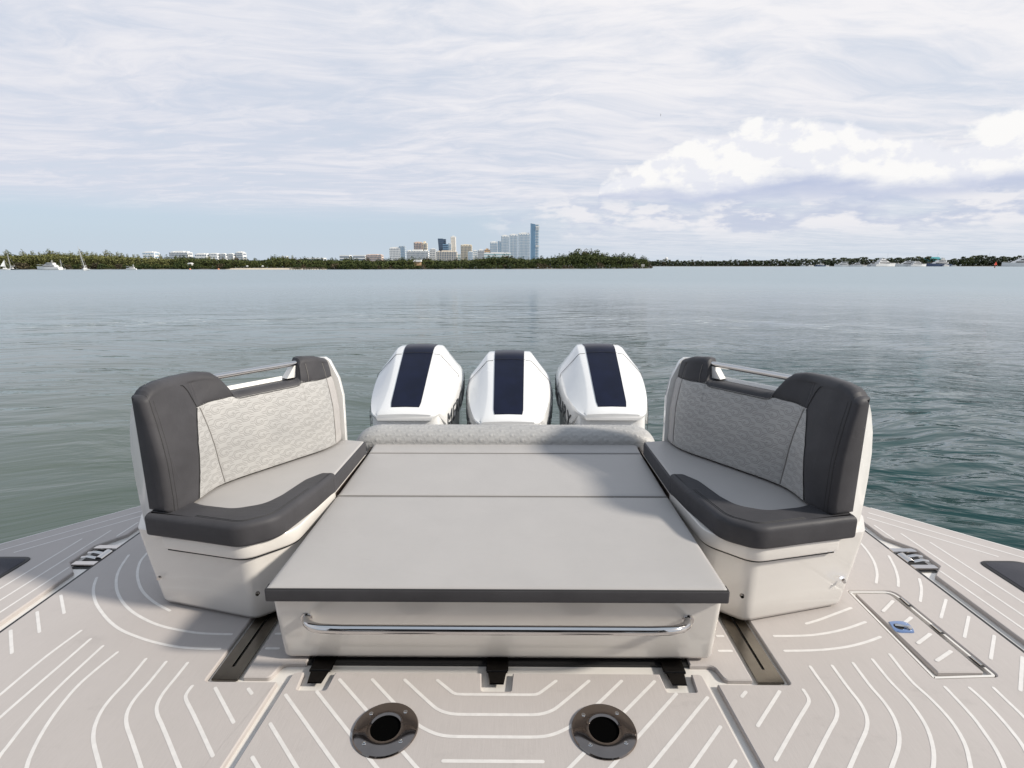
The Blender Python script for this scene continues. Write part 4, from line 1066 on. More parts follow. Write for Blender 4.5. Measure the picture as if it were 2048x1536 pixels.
# storage hatch on the right
sh = empty('storage_hatch', (hi_[0].x, hi_[0].y, 0), 0, 'narrow flush deck storage hatch with blue reflecting latch beside the right bench', 'hatch')
def shp(o_): o_.location = -Vector(sh.location); return o_
shp(panel('hatch_lid', hatch_lid, z=.001, th=.016, parent=sh))
fr = MB(); gp = inset(hatch_frame, .004); gi = inset(hatch_frame, .013)
fr.loft([[(p.x, p.y, -.0175) for p in gp], [(p.x, p.y, -.004) for p in gp], [(p.x, p.y, -.004) for p in gi], [(p.x, p.y, -.0175) for p in gi]], cap0=False, cap1=False)
shp(fr.build('hatch_rim', m_gel, sh, 30))
for pts in ([c1(1068, 757), c1(995, 833)], [c1(1205, 880), c1(1160, 915)], [c2(1455, 90), c2(1378, 148)], [c2(1585, 200), c2(1498, 258)]):
    q = [onz(*p, .001) for p in pts]; shp(ribbon('inlay_line', [(a.x, a.y) for a in q], z=.0025, parent=sh, wd=.013))
for a, b_ in ((c1(1125, 732), c1(1200, 797)), (c1(1355, 932), c1(1440, 1003)), (c2(1705, 230), c2(1790, 300))):
    p, q = onz(*a), onz(*b_); t = (q - p).normalized(); nn = Vector((-t.y, t.x, 0)) * .010
    h_ = MB(); h_.add([p + nn, p - nn, q - nn, q + nn], [(0, 1, 2, 3)]); 
    for v_ in range(4): h_.v[v_] = (h_.v[v_][0], h_.v[v_][1], .0006)
    k = len(h_.v)
    h_.tube([Vector((p.x, p.y, .003)) + t * .006, Vector((q.x, q.y, .003)) - t * .006], .0045, 8, mi=1)
    shp(h_.build('hatch_hinge', [m_black, m_chrome], sh))
lc = onz(1803, 1255.5); lt_ = MB()
lo = [V2(onz(*c1(*p))) for p in ((1038, 915), (1090, 910), (1140, 913), (1190, 935), (1228, 993), (1180, 996), (1120, 995), (1075, 975))]
lo = [Vector(p) for p in smoothline([(p.x, p.y, 0) for p in lo + lo[:1]], 3)[:-1]]; lo = [Vector((p.x, p.y)) for p in lo]
if area2(lo) < 0: lo.reverse()
slab(lt_, lo, .0005, .005, .002, 2); lo_ = shp(lt_.build('latch_plate', m_blue, sh)); 
cc = sum(lo, Vector((0, 0))) / len(lo)
l2 = MB(); l2.cyl((cc.x - .012, cc.y), .018, .018, .0045, .0056, 20); a_ = shp(l2.build('latch_well', m_black, sh)); 
l3 = MB(); l3.tube([(cc.x - .024, cc.y + .006, .008), (cc.x + .0, cc.y - .002, .010), (cc.x + .022, cc.y - .010, .008)], .005, 8); l3.cyl((cc.x + .022, cc.y - .010), .010, .009, .005, .011, 16)
shp(l3.build('latch_handle', m_chrome, sh))

# round sockets for table pedestals
def socket(x, label):
    e = empty('table_socket', (x, 1.377, 0), 0, label, 'deck socket')
    a = MB(); a.lathe((0, 0, 0), [(.1005, .0005), (.1015, .003), (.099, .0075), (.090, .0105), (.060, .0115), (.052, .011), (.0475, .0085), (.0465, .003)], 56); a.build('flange', m_chromed, e)
    a = MB(); a.lathe((0, 0, 0), [(.0475, .0085), (.0455, .0045), (.0448, .0024), (0.0001, .0023)], 40); a.build('socket_well', M('socket_dark', (.002, .002, .002), 1.0, spec=0.0), e)
    for k in range(4):
        an = radians(45 + 90 * k + 4); c = (.077 * cos(an), .077 * sin(an))
        b = MB(); b.lathe((c[0], c[1], .0104), [(.0068, 0), (.0066, .0016), (.0046, .0022), (.004, .0008), (.0001, .0006)], 16); b.build('screw', m_chrome, e)
    return e


socket(-.340, 'round dark steel deck socket left of the centre, nearer the left bench')
socket(.342, 'round dark steel deck socket right of the centre, nearer the right bench')
for o_ in list(bpy.data.objects):
    if o_.name.startswith('table_socket'): o_['group'] = 'pair of round steel sockets in the centre hatch'

def sub(o_, part):
    o_.parent = part; o_.location = o_.location - part.location; return o_


for e_ in [o_ for o_ in bpy.data.objects if o_.name.startswith('table_socket')]:
    fl_ = [c_ for c_ in e_.children if c_.name.startswith('flange')][0]
    for c_ in [c_ for c_ in e_.children if c_.name.startswith('screw')]: sub(c_, fl_)
for c_ in list(sh.children):
    if c_.name.startswith(('latch_well', 'latch_handle')): sub(c_, lo_)

# slide tracks under the benches
def track(s, label):
    e = empty('slide_track', (s * .96, 1.585, 0), 0, label, 'deck track', 'steel slide tracks beside the sun bed')
    a = MB(); w2 = .046; L = .9; z0 = -.012; z1 = -.004
    sl = .005
    slot_r = [(-sl, .065), (sl, .065), (sl, L), (-sl, L)]
    # plate in four strips round the slot
    for q in (((-w2, 0), (-sl, L)), ((sl, 0), (w2, L)), ((-sl, 0), (sl, .06))):
        a.box((q[0][0], q[0][1], z0), (q[1][0], q[1][1], z1))
    a.build('track_plate', m_brass, e, 30)
    b = MB(); b.box((-sl, .061, -.0175), (sl, L - .001, -.0145)); b.build('track_slot', M('slot_dark', (.003, .003, .003), .9), e, 0)
    return e


track(1, 'steel slide track with a dark slot, right of the sun bed')
track(-1, 'steel slide track with a dark slot, left of the sun bed')

# three dark hinges along the top of the centre hatch
def hatch_hinge(x, label):
    mh = M('dark_reflection_steel', (.035, .032, .030), .12, metal=1)  # dark hull reflection put into the base colour of the steel
    e = empty('hatch_hinge', (x, 1.60, 0), 0, label, 'hinge', 'dark steel hinges along the centre hatch')
    a = MB(); a.v += [(-.025, -.038, .001), (.025, -.038, .001), (.033, .018, .001), (-.033, .018, .001), (-.023, -.036, .005), (.023, -.036, .005), (.031, .018, .005), (-.031, .018, .005)]
    a.f += [[4, 5, 6, 7], [0, 1, 5, 4], [1, 2, 6, 5], [3, 0, 4, 7]]; a.mi = [0] * 4; a.build('hinge_leaf', mh, e, 0)
    a = MB(); a.box((-.040, .024, .001), (.040, .10, .0055), taper=.002); a.build('hinge_leaf', mh, e, 0)
    a = MB(); a.tube([(-.037, .021, .003), (.037, .021, .003)], .0055, 10); a.build('hinge_pin', mh, e)
    return e


for x, lb in ((-.634, "left"), (0, "middle"), (.634, "right")): hatch_hinge(x, 'dark steel hatch hinge in front of the sun bed, the %s one of three' % lb)
gs = MB(); gs.box((-.70, 1.668, -.0178), (.70, 1.70, -.008)); o_ = gs.build('painted_shadow_strip', m_black, boat, 0)  # black strip painting in the shadow under the sun bed base

# ------------------------------------------------------------ sun bed
bed = empty('sun_bed', (0, 1.66, 0), 0, 'wide light grey sun bed on a white base with steel grab rail', 'sun bed')
def bp(o_): o_.location = -Vector(bed.location); return o_
mb = MB()
pb = [Vector((-.785, 1.0)), Vector((.785, 1.0)), Vector((.785, 2.0)), Vector((-.785, 2.0))]
def boxring(z, y0, hw, r=.025):
    return [(p.x, p.y, z) for p in rpoly([(-hw, y0, r), (hw, y0, r), (hw, 3.22, .01), (-hw, 3.22, .01)], r, 6)]
mb.loft([boxring(.014, 1.682, .772), boxring(.018, 1.674, .780), boxring(.03, 1.669, .785), boxring(.10, 1.657, .785), boxring(.20, 1.641, .785), boxring(.292, 1.627, .785)])
bp(mb.build('base', m_gel, bed, 50))
# cushions
def cush(name, y0, y1, z0, z1, x=.792, r=.018, mat=m_light, rf=.012, sag=None):
    mb = MB(); pl = rpoly([(-x, y0, rf), (x, y0, rf), (x, y1, rf), (-x, y1, rf)], rf, 5)
    slab(mb, pl, z0, z1, r, 5, .008); return bp(mb.build(name, mat, bed, 60))


def padgrid(name, y0, y1, z0, z1, x=.79, r=.014, amp=.004, mat=m_light, seed=1, rise=0.0, wr=.0012):
    """cushion whose top is a fine grid: crowned, rounded at the rim and slightly uneven"""
    nx, ny = 150, max(24, int((y1 - y0) / .012)); rs = np.random.RandomState(seed)
    X = np.concatenate([[-x], np.linspace(-x, x, nx - 2)[0:1] + .003, np.linspace(-x + .008, x - .008, nx - 4), [x - .003], [x]])
    Yv = np.concatenate([[y0], [y0 + .003], np.linspace(y0 + .008, y1 - .008, ny - 4), [y1 - .003], [y1]])
    gx, gy = np.meshgrid(X, Yv)
    d = np.minimum(np.minimum(gx + x, x - gx), np.minimum(gy - y0, y1 - gy))
    rnd = -r + r * np.sqrt(np.clip(1 - (1 - np.clip(d / r, 0, 1)) ** 2, 0, 1))
    Z = z1 + rnd + amp * (1 - np.exp(-d / .06)) - amp
    for _ in range(9):
        kx, ky = rs.uniform(2, 9), rs.uniform(3, 14); ph = rs.uniform(0, 6, 2); Z += wr * .35 * np.sin(kx * gx + ph[0] + .7 * np.sin(ky * gy)) * np.sin(ky * gy + ph[1]) * (1 - np.exp(-d / .03))
    Z += rise * (gy - y0) / (y1 - y0)
    ny_, nx_ = gx.shape
    vs = np.stack([gx, gy, Z], -1).reshape(-1, 3).tolist(); fs = []
    for j in range(ny_ - 1):
        for i in range(nx_ - 1): a = j * nx_ + i; fs.append((a, a + 1, a + nx_ + 1, a + nx_))
    # skirt
    rim = [i for i in range(nx_)] + [j * nx_ + nx_ - 1 for j in range(1, ny_)] + [(ny_ - 1) * nx_ + i for i in range(nx_ - 2, -1, -1)] + [j * nx_ for j in range(ny_ - 2, 0, -1)]
    k = len(vs); vs += [[vs[i][0], vs[i][1], z0] for i in rim]; m_ = len(rim)
    for q in range(m_): fs.append((rim[(q + 1) % m_], rim[q], k + q, k + (q + 1) % m_))
    return bp(mesh(name, vs, fs, bed, mat, 70))


padgrid('seat_cushion', 1.606, 2.344, .298, .349, seed=3, amp=.005, x=.791)
padgrid('seat_cushion', 2.349, 2.903, .298, .348, seed=5, amp=.004, rise=.012)
padgrid('seat_cushion', 2.906, 3.055, .30, .360, seed=6, amp=.003, rise=.012)
# charcoal face of the front cushion, slightly proud, with a welt seam
mb = MB(); pl = rpoly([(-.7935, 1.6015, .008), (.7935, 1.6015, .008), (.7935, 1.64, .002), (-.7935, 1.64, .002)], .005, 4)
slab(mb, pl, .293, .340, .006, 4, .004); bp(mb.build('front_band', m_dark, bed, 60))
mb = MB(); mb.tube([(-.790, 1.605, .3405), (.790, 1.605, .3405)], .0022, 6); bp(mb.build('welt_seam', m_thread, bed))
mb = MB(); mb.tube([(-.786, 2.3465, .344), (.786, 2.3465, .344)], .002, 6); mb.tube([(-.786, 2.9045, .355), (.786, 2.9045, .355)], .0016, 6); bp(mb.build('welt_seam', m_threadl, bed))
st_ = MB()
for k in range(190):
    x = -.78 + 1.56 * k / 189; st_.box((x - .0026, 1.6035, .3365), (x + .0026, 1.6052, .3378))
tag(bp(st_.build('stitches', m_threadl, bed, 0)), kind='stuff')
# grab rail
rp = [(-.672, 1.642, .204), (-.662, 1.615, .206), (-.640, 1.590, .210), (-.605, 1.572, .214), (-.565, 1.564, .217), (-.52, 1.562, .217)]
mb = MB(); pts = smoothline(rp, 5); pts = pts + [Vector((-p.x, p.y, p.z)) for p in pts[::-1]]
mb.tube(pts, .0155, 18); bp(mb.build('grab_rail', m_chrome, bed, 60))
mb = MB()
for s in (1, -1): mb.tube([(s * .6725, 1.646, .204), (s * .671, 1.635, .204)], .020, 20)
bp(mb.build('rail_foot', m_chrome, bed))

# hexagonal labyrinth relief
def motif(u_, v_, a=.125, d=.033):
    """distance (m) from the stitched lines and from the hexagon centres on a staggered lattice"""
    segs = []
    for path in ([(40, 13), (-9, 13), (-18, 0), (-9, -13), (8, -13), (15, -5), (9, 0), (5, -4)], [(-44, 4), (-25, 4), (-13, 20), (30, 20)], [(-44, -4), (-25, -4), (-13, -20), (12, -20), (24, -6), (40, -6)], [(22, 5), (38, 5)]):
        segs += [(path[i], path[i + 1]) for i in range(len(path) - 1)]
    best = np.full(u_.shape, 1.0); hexd = np.full(u_.shape, 1.0)
    r = np.floor(v_ / d)
    for dr in (-1, 0, 1, 2):
        row = r + dr; off = np.where(np.mod(row, 2) == 0, 0, a / 2)
        cu = np.mod(u_ - off + a / 2, a) - a / 2; cv = v_ - row * d
        hexd = np.minimum(hexd, np.hypot(cu, cv * 1.2))
        for (x0, y0), (x1, y1) in segs:
            x0, y0, x1, y1 = x0 / 1e3, y0 / 1e3, x1 / 1e3, y1 / 1e3; L = (x1 - x0) ** 2 + (y1 - y0) ** 2
            t = np.clip(((cu - x0) * (x1 - x0) + (cv - y0) * (y1 - y0)) / L, 0, 1)
            best = np.minimum(best, np.hypot(cu - x0 - t * (x1 - x0), cv - y0 - t * (y1 - y0)))
    return best, hexd


def gridmesh(name, P, mask=None, attr=None, parent=None, mat=None):
    """P: (ny, nx, 3) points; mask of cells; attr per vertex"""
    ny, nx = P.shape[:2]; idx = np.arange(ny * nx).reshape(ny, nx)
    q = np.stack([idx[:-1, :-1], idx[:-1, 1:], idx[1:, 1:], idx[1:, :-1]], -1)
    q = q[mask] if mask is not None else q.reshape(-1, 4)
    used = np.unique(q); rm = np.full(ny * nx, -1); rm[used] = np.arange(len(used)); q = rm[q]; vs = P.reshape(-1, 3)[used]
    me = bpy.data.meshes.new(name); me.vertices.add(len(vs)); me.vertices.foreach_set('co', vs.astype(np.float32).ravel())
    me.loops.add(q.size); me.loops.foreach_set('vertex_index', q.ravel().astype(np.int32)); me.polygons.add(len(q))
    me.polygons.foreach_set('loop_start', np.arange(0, q.size, 4, dtype=np.int32)); me.polygons.foreach_set('loop_total', np.full(len(q), 4, dtype=np.int32))
    if attr is not None:
        at = me.attributes.new('groove', 'FLOAT', 'POINT'); at.data.foreach_set('value', attr.ravel()[used].astype(np.float32))
    me.update(calc_edges=True); me.validate()
    return link(name, me, parent, mat, 180)


# quilted bolster across the back of the bed
nx_, nv_ = 620, 76
xs_ = np.linspace(-1, 1, nx_); xs_ = np.sign(xs_) * (1 - (1 - np.abs(xs_)) ** 1.25); vv = np.linspace(0, 1, nv_)
HB = .915
def bolster_pt(xn, t):
    X = xn * HB; e = np.clip((np.abs(X) - (HB - .17)) / .17, 0, 1); k = np.sqrt(np.clip(1 - e ** 2.3, 0, 1))
    an = -0.35 + t * (pi * 1.12 + .35); ry = .115 * (0.55 + .45 * k); rz = .092 * k + .004
    ca = np.cos(pi - an); sa = np.sin(an)
    pw = .82
    return X, 3.135 + ry * np.sign(ca) * np.abs(ca) ** pw, .352 + rz * np.sign(sa) * np.abs(sa) ** pw
gx, gt = np.meshgrid(xs_, vv); X, Yb, Zb = bolster_pt(gx, gt)
dl, hx_ = motif(X + .02, gt * .36)
fade = np.clip((1 - np.abs(gx)) * 12, 0, 1)
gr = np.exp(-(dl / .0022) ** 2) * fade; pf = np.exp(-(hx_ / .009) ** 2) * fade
disp = -.0020 * gr + .0020 * pf
nrm = np.stack([np.zeros_like(X), Yb - 3.135, (Zb - .352) * 1.3], -1); nrm /= np.linalg.norm(nrm, axis=-1, keepdims=True) + 1e-9
P = np.stack([X, Yb, Zb], -1) + nrm * disp[..., None]
bol = gridmesh('bolster', P[:, ::-1], attr=gr[:, ::-1] * .45, parent=bed, mat=m_quilt); bp(bol)
# transom shelf carrying the bolster, sides of the engine well
mb = MB(); mb.box((-.90, 3.06, .05), (.90, 3.30, .285)); mb.box((-1.02, 3.22, -.4), (1.02, 3.36, .25)); bp(mb.build('backrest_shelf', m_gel, bed, 30))
# dark steel edge strips beside the back cushion
for s in (1, -1):
    mb = MB(); mb.box((min(s * .797, s * .806), 2.36, .30), (max(s * .797, s * .806), 3.04, .352)); bp(mb.build('edge_trim', m_chromed, bed, 0))

# ------------------------------------------------------------ corner benches
def make_bench():
    e = empty('corner_bench', (1.2, 2.3, 0), 0)
    def ep(o_): o_.location = -Vector(e.location); return o_
    # white moulded base
    pl = [(1.440, 1.985, .045), (.985, 1.868, .085), (.842, 1.985, .12), (.812, 2.35, .2), (.812, 2.93, .03), (1.12, 3.02, .1), (1.50, 2.42, .15), (1.515, 2.10, .08)]
    P0 = rpoly(pl, .05, 8); P1 = rpoly([(1.482, 1.975, .045)] + pl[1:6] + [(1.53, 2.42, .15), (1.565, 2.12, .08)], .05, 8); mb = MB()
    assert len(P0) == len(P1)
    rings = []
    for z, d in ((.010, .030), (.012, .020), (.030, .012), (.10, .009), (.20, .004), (.33, 0), (.365, 0)):
        q0, q1 = (inset(P0, d), inset(P1, d)) if d else (P0, P1); k = min(1, z / .36); rings.append([(a.x + (b.x - a.x) * k, a.y + (b.y - a.y) * k, z) for a, b in zip(q0, q1)])
    mb.loft(rings); ep(mb.build('base', m_gel, e, 55))
    # lip under the cushion
    lp = rpoly([(1.352, 1.925, .01), (.980, 1.838, .10), (.832, 1.975, .14), (.800, 2.35, .2), (.798, 2.88, .01), (1.0, 2.88, .01), (1.352, 2.2, .01)], .02, 8)
    mb = MB(); slab(mb, lp, .302, .366, .006, 3, .010); ep(mb.build('seat_tray', m_gel, e, 50))
    mb = MB(); q = inset(lp, .012); mb.loft([[(p.x, p.y, .294) for p in q], [(p.x, p.y, .304) for p in q]]); ep(mb.build('tray_under_strip', m_black, e, 30))  # black strip just below the tray lip
    # light seat cushion
    sp = rpoly([(1.33, 1.98, .03), (1.0, 1.90, .08), (.90, 1.99, .06), (.803, 2.35, .1), (.799, 2.872, .012), (.93, 2.900, .01), (1.02, 2.74, .1), (1.33, 2.30, .1)], .02, 6)
    mb = MB(); slab(mb, sp, .368, .440, .012, 5, .006); ep(mb.build('seat_cushion', m_light, e, 60))
    mb = MB(); bnd = rpoly([(.802, 2.30, .002), (.7925, 2.34, .002), (.791, 2.868, .008), (.799, 2.882, .003), (.806, 2.87, .002), (.812, 2.30, .002)], .002, 3)
    slab(mb, bnd, .366, .434, .004, 3); ep(mb.build('side_band', m_dark, e, 60))
    # charcoal bolster round the front corner
    bo = [(1.412, 1.924, .012), (1.20, 1.876, .3), (.985, 1.824, .11), (.868, 1.905, .13), (.815, 2.16, .3), (.790, 2.37, .02), (.862, 2.372, .035), (.915, 2.285, .09), (.950, 2.12, .14), (.985, 2.035, .09), (1.08, 1.992, .10), (1.22, 2.022, .2), (1.335, 2.075, .02), (1.412, 2.09, .01)]
    B = rpoly(bo, .03, 7); mb = MB(); slab(mb, B, .362, .457, .024, 7, .012); ep(mb.build('corner_bolster', m_dark, e, 70))
    # double stitching along the outer edge of the bolster
    outer = [Vector(p[:2]) for p in rpoly([(1.60, 1.968, 0), (1.412, 1.924, 0), (1.20, 1.876, .3), (.985, 1.824, .11), (.868, 1.905, .13), (.815, 2.16, .3), (.790, 2.345, .02), (.785, 2.45, 0), (1.6, 2.45, 0)], 0, 7)]
    for dd, zz in ((.030, .4574), (.038, .4578)):
        ins = inset(outer, dd); ln = [p for p in ins if 1.36 > p.x and p.y < 2.33 and p.x < 1.38 and (p.x < 1.40)]
        ok = [(p.x < 1.37 and p.y < 2.31) for p in ins]; k0 = next(i for i in range(len(ins)) if ok[i] and not ok[i - 1]); ln = []
        while ok[k0 % len(ins)] and len(ln) < len(ins): ln.append(ins[k0 % len(ins)]); k0 += 1
        mb = MB(); mb.tube([(p.x, p.y, zz) for p in ln], .0013, 5); ep(mb.build('stitching', m_thread, e))
    # backrest: cross section carried along a bent path
    path = smoothline([(1.300, 1.945, 0), (1.288, 1.985, 0), (1.276, 2.04, 0), (1.272, 2.10, 0), (1.271, 2.16, 0), (1.262, 2.215, 0), (1.235, 2.275, 0), (1.20, 2.335, 0), (1.05, 2.558, 0), (.985, 2.652, 0), (.953, 2.712, 0), (.930, 2.79, 0), (.926, 2.862, 0)], 12)
    pa = np.array([(p.x, p.y) for p in path]); seg = np.hypot(*np.diff(pa, axis=0).T); sc = np.concatenate([[0], np.cumsum(seg)]); LT = sc[-1]
    NS = 620; ss = np.linspace(0, LT, NS); px_ = np.interp(ss, sc, pa[:, 0]); py_ = np.interp(ss, sc, pa[:, 1])
    tx = np.gradient(px_, ss); ty = np.gradient(py_, ss)
    for _ in range(30): tx[1:-1] = (tx[:-2] + tx[2:] + tx[1:-1]) / 3; ty[1:-1] = (ty[:-2] + ty[2:] + ty[1:-1]) / 3
    ln_ = np.hypot(tx, ty); tx /= ln_; ty /= ln_; nx2, ny2 = ty, -tx     # outward (away from the sitter)
    zt_pts = [(0, .932), (.012, .946), (.03, .956), (.06, .963), (.10, .968), (.20, .968), (.30, .962), (.345, .950), (.365, .930), (.41, .852), (.43, .846), (.735, .846), (.752, .856), (.762, .93), (.775, .952), (.80, .957), (.90, .948), (.985, .930), (LT, .922)]
    zt = np.interp(ss, [p[0] for p in zt_pts], [p[1] for p in zt_pts])
    def prof(n_front, n_top, n_back):
        # (u, t): u outwards, t = 0 bottom .. 1 crest
        f_ = [(0.055 * max(0, (t - .62) / .38) ** 1.6 + .004 * sin(pi * min(1, t / .9)) * -1, t * .93) for t in np.linspace(0, 1, n_front)]
        u0 = f_[-1][0]; top_ = [(u0 + .038 * (1 - cos(a)), .93 + .07 * sin(a)) for a in np.linspace(0, pi / 2, n_top)[1:]]
        u1 = top_[-1][0]; bk = [(u1 + .030 * sin(a), 1 - .06 * (1 - cos(a))) for a in np.linspace(0, pi / 2, 5)[1:]] + [(u1 + .031, t) for t in np.linspace(.9, 0, n_back)]
        return np.array(f_ + top_ + bk)
    NF = 240; pr = prof(NF, 12, 6); U = pr[:, 0]; T = pr[:, 1]
    Z0 = .452
    ZZ = Z0 + T[None, :] * (zt[:, None] - Z0)
    # the lean depends on true height, not on the local crest
    lean = .060 * np.clip((ZZ - .62) / .34, 0, 1) ** 1.5
    UU = np.where(np.arange(len(U))[None, :] < NF, lean, 0)
    crest = lean[:, NF - 1][:, None]; UU = UU + np.where(np.arange(len(U))[None, :] >= NF, crest + (U - U[NF - 1])[None, :], 0)
    UU[:, NF + 11:] = np.maximum(UU[:, NF + 11:], .118)
    PX = px_[:, None] + nx2[:, None] * UU; PY = py_[:, None] + ny2[:, None] * UU
    SSg = np.repeat(ss[:, None], len(U), 1); front = np.arange(len(U))[None, :] < NF; front = np.repeat(front, NS, 0)
    zb_s = [(.452, .135), (.55, .160), (.66, .178), (.74, .205), (.825, .238)]          # charcoal / quilting boundary
    sb = np.interp(ZZ, [p[0] for p in zb_s], [p[1] for p in zb_s])
    qt = np.interp(SSg, [.23, .30, .40, .72, .80, .96], [.824, .832, .833, .832, .829, .821])
    s_far = .945
    inq = (SSg > sb) & (ZZ < qt) & front
    quilt = inq & (SSg < s_far); plain = inq & (SSg >= s_far)
    # puffing towards the seams
    zs_ = [(.45, .303), (.55, .287), (.70, .268), (.825, .250)]
    sd = np.interp(ZZ, [p[0] for p in zs_], [p[1] for p in zs_])
    d_edge = np.minimum.reduce([np.abs(SSg - sb), np.where(SSg > .236, np.abs(qt - ZZ), 1), np.abs(SSg - s_far), np.abs(SSg - sd), np.where(ZZ > qt, 1, np.abs(ZZ - Z0) + .008)])
    d_edge = np.where(front, d_edge, .03)
    puff = .006 * (1 - np.exp(-d_edge / .012)) - .006
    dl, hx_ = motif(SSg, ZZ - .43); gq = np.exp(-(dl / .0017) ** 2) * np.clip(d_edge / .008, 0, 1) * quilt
    hexp = np.exp(-(hx_ / .009) ** 2) * quilt * np.clip(d_edge / .01, 0, 1)
    off = puff - .0010 * gq + .0005 * hexp
    wr = .0012 * np.sin(SSg * 37 + 3 * np.sin(ZZ * 19)) * np.sin(ZZ * 23 + SSg * 9) * front * (~quilt)
    off = off + wr
    PX = PX - nx2[:, None] * off; PY = PY - ny2[:, None] * off
    P = np.stack([PX, PY, ZZ], -1)
    def cells(mk): return mk[:-1, :-1]
    attr = gq
    ca = cells(quilt); sdm = cells(SSg < sd)
    ep(gridmesh('quilted_panel', P, ca & ~sdm, attr, e, m_quilt)); ep(gridmesh('quilted_panel', P, ca & sdm, attr, e, m_quilt))
    ep(gridmesh('plain_panel', P, cells(plain), None, e, m_light))
    ep(gridmesh('backrest', P, ~(ca | cells(plain)), None, e, m_dark))
    # closed ends of the backrest cushion, slightly domed
    for end, sgn in ((0, -1), (NS - 1, 1)):
        ring = P[end]; tcv = Vector((tx[end], ty[end], 0)) * sgn; nv = Vector((nx2[end], ny2[end], 0)); o0 = Vector(ring[0])
        sub = list(range(0, NF, 9)) + list(range(NF, len(ring))); q2 = [Vector(((Vector(ring[i]) - o0).dot(nv), ring[i][2])) for i in sub]
        if area2(q2) < 0: q2.reverse()
        def back(q, dist): return [o0 + nv * p.x + Vector((0, 0, p.y - o0.z)) + tcv * dist for p in q]
        R_ = [back(inset(q2, d_) if d_ else q2, l_) for d_, l_ in ((0, 0), (.002, .008), (.007, .016), (.014, .021), (.021, .0235))]
        mb = MB(); mb.loft([[tuple(p) for p in r_] for r_ in R_], cap0=False)
        ep(mb.build('end_panel', m_dark if end == 0 else m_light, e, 75, recalc=True))
    # seam tubes: charcoal boundary, top of quilting, head pad seams, near edge piping
    def sp_(s, z, lift=.002):
        i = int(np.argmin(np.abs(ss - s))); row = ZZ[i, :NF]; j = int(np.argmin(np.abs(row - z))); p = P[i, j]
        return (p[0] - nx2[i] * lift, p[1] - ny2[i] * lift, p[2])
    def seam(pts, r=.0016, mat=m_thread, nm='seam'):
        mb = MB(); mb.tube(pts, r, 5); ep(mb.build(nm, mat, e))
    seam([sp_(interp(z, zb_s), z) for z in np.linspace(.455, .822, 22)], .002)
    seam([sp_(interp(z, zs_), z) for z in np.linspace(.455, .820, 22)], .0016, m_threadl)
    seam([sp_(s, float(np.interp(s, [.23, .30, .40, .72, .80, .96], [.824, .832, .833, .832, .829, .821]))) for s in np.linspace(.24, 1.03, 50)], .0016)
    seam([sp_(s_far, z) for z in np.linspace(.455, .915, 16)], .0014, m_threadl)
    seam([sp_(float(np.interp(z, [.82, .90, .96], [.238, .215, .185])), z) for z in np.linspace(.825, .955, 10)], .0016)
    seam([sp_(.800, z) for z in np.linspace(.83, .945, 10)], .0014, m_threadl)
    pipe = [tuple(p) for p in P[3, :NF + 9:5]]
    seam(pipe, .0024, m_thread, 'piping'); seam([tuple(p) for p in P[12, :NF:5]], .0012, m_thread)
    # white moulded shell behind the backrest, hugging it
    z_top = np.interp(ss, [0, .33, .40, .74, .79, LT], [.900, .905, .862, .862, .925, .915])
    spf = [(.105, 0), (.112, .30), (.112, .96), (.118, .985), (.128, 1.0), (.142, .990), (.162, .93), (.190, .80), (.206, .65), (.208, .48), (.203, .30), (.192, .12), (.180, .0)]
    mb = MB(); rg = []
    idx_ = list(range(0, NS, 14)) + [NS - 1]
    for i in idx_:
        k = min(1, .78 + i / 60); rg.append([(px_[i] + nx2[i] * (.105 + (u_ - .105) * k), py_[i] + ny2[i] * (.105 + (u_ - .105) * k), .30 + t_ * (z_top[i] - .30)) for u_, t_ in spf])
    mb.loft([r_[::-1] for r_ in rg]); 
    # far end flange wrapping round the cushion end
    fe = []
    for dd, us in ((.030, 0), (.034, 0), (.060, 0), (.078, .012)):
        i = NS - 1; fe.append([(px_[i] + nx2[i] * u_ + tx[i] * dd, py_[i] + ny2[i] * u_ + ty[i] * dd, z_) for u_, z_ in ((-.012 + us, .36), (-.014 + us, .70), (.004 + us, .80), (.050 + us, .90 - us), (.075 + us, .918 - us), (.15, .915), (.18, .86), (.2, .7), (.17, .36))])
    mb.loft([r_[::-1] for r_ in fe])
    ep(mb.build('shell', m_gelw, e, 50, recalc=True))
    # rail over the dip
    def rp_(s, u_, z):
        i = int(np.argmin(np.abs(ss - s))); return Vector((px_[i] + nx2[i] * u_, py_[i] + ny2[i] * u_, z))
    mb = MB(); mb.tube([rp_(.33, .085, .925), rp_(.5, .083, .925), rp_(.65, .083, .925), rp_(.79, .085, .925)], .0140, 14)
    ep(mb.build('top_rail', m_chrome, e, 60))
    mb = MB(); a_ = [rp_(s, u_, z) for s, u_, z in ((.705, .075, .855), (.775, .075, .855), (.775, .075, .925), (.757, .075, .925))]; b_ = [rp_(s, u_, z) for s, u_, z in ((.705, .12, .855), (.775, .12, .855), (.775, .12, .925), (.757, .12, .925))]
    mb.loft([[tuple(p) for p in a_], [tuple(p) for p in b_]]); ep(mb.build('rail_bracket', m_gelw, e, 30, recalc=True))
    # cap screws on the front face
    for p in ((.957, 1.862, .150), (1.420, 1.968, .148)):
        mb = MB(); dr = Vector((-.24, -.97, 0)).normalized(); c = Vector(p)
        mb.tube([c + dr * .0, c + dr * .003], .0085, 16); mb.tube([c + dr * .003, c + dr * .010], .0050, 12); mb.tube([c + dr * .010, c + dr * .0125], .0068, 12)
        ep(mb.build('cap_screw', m_chrome, e))
    return e


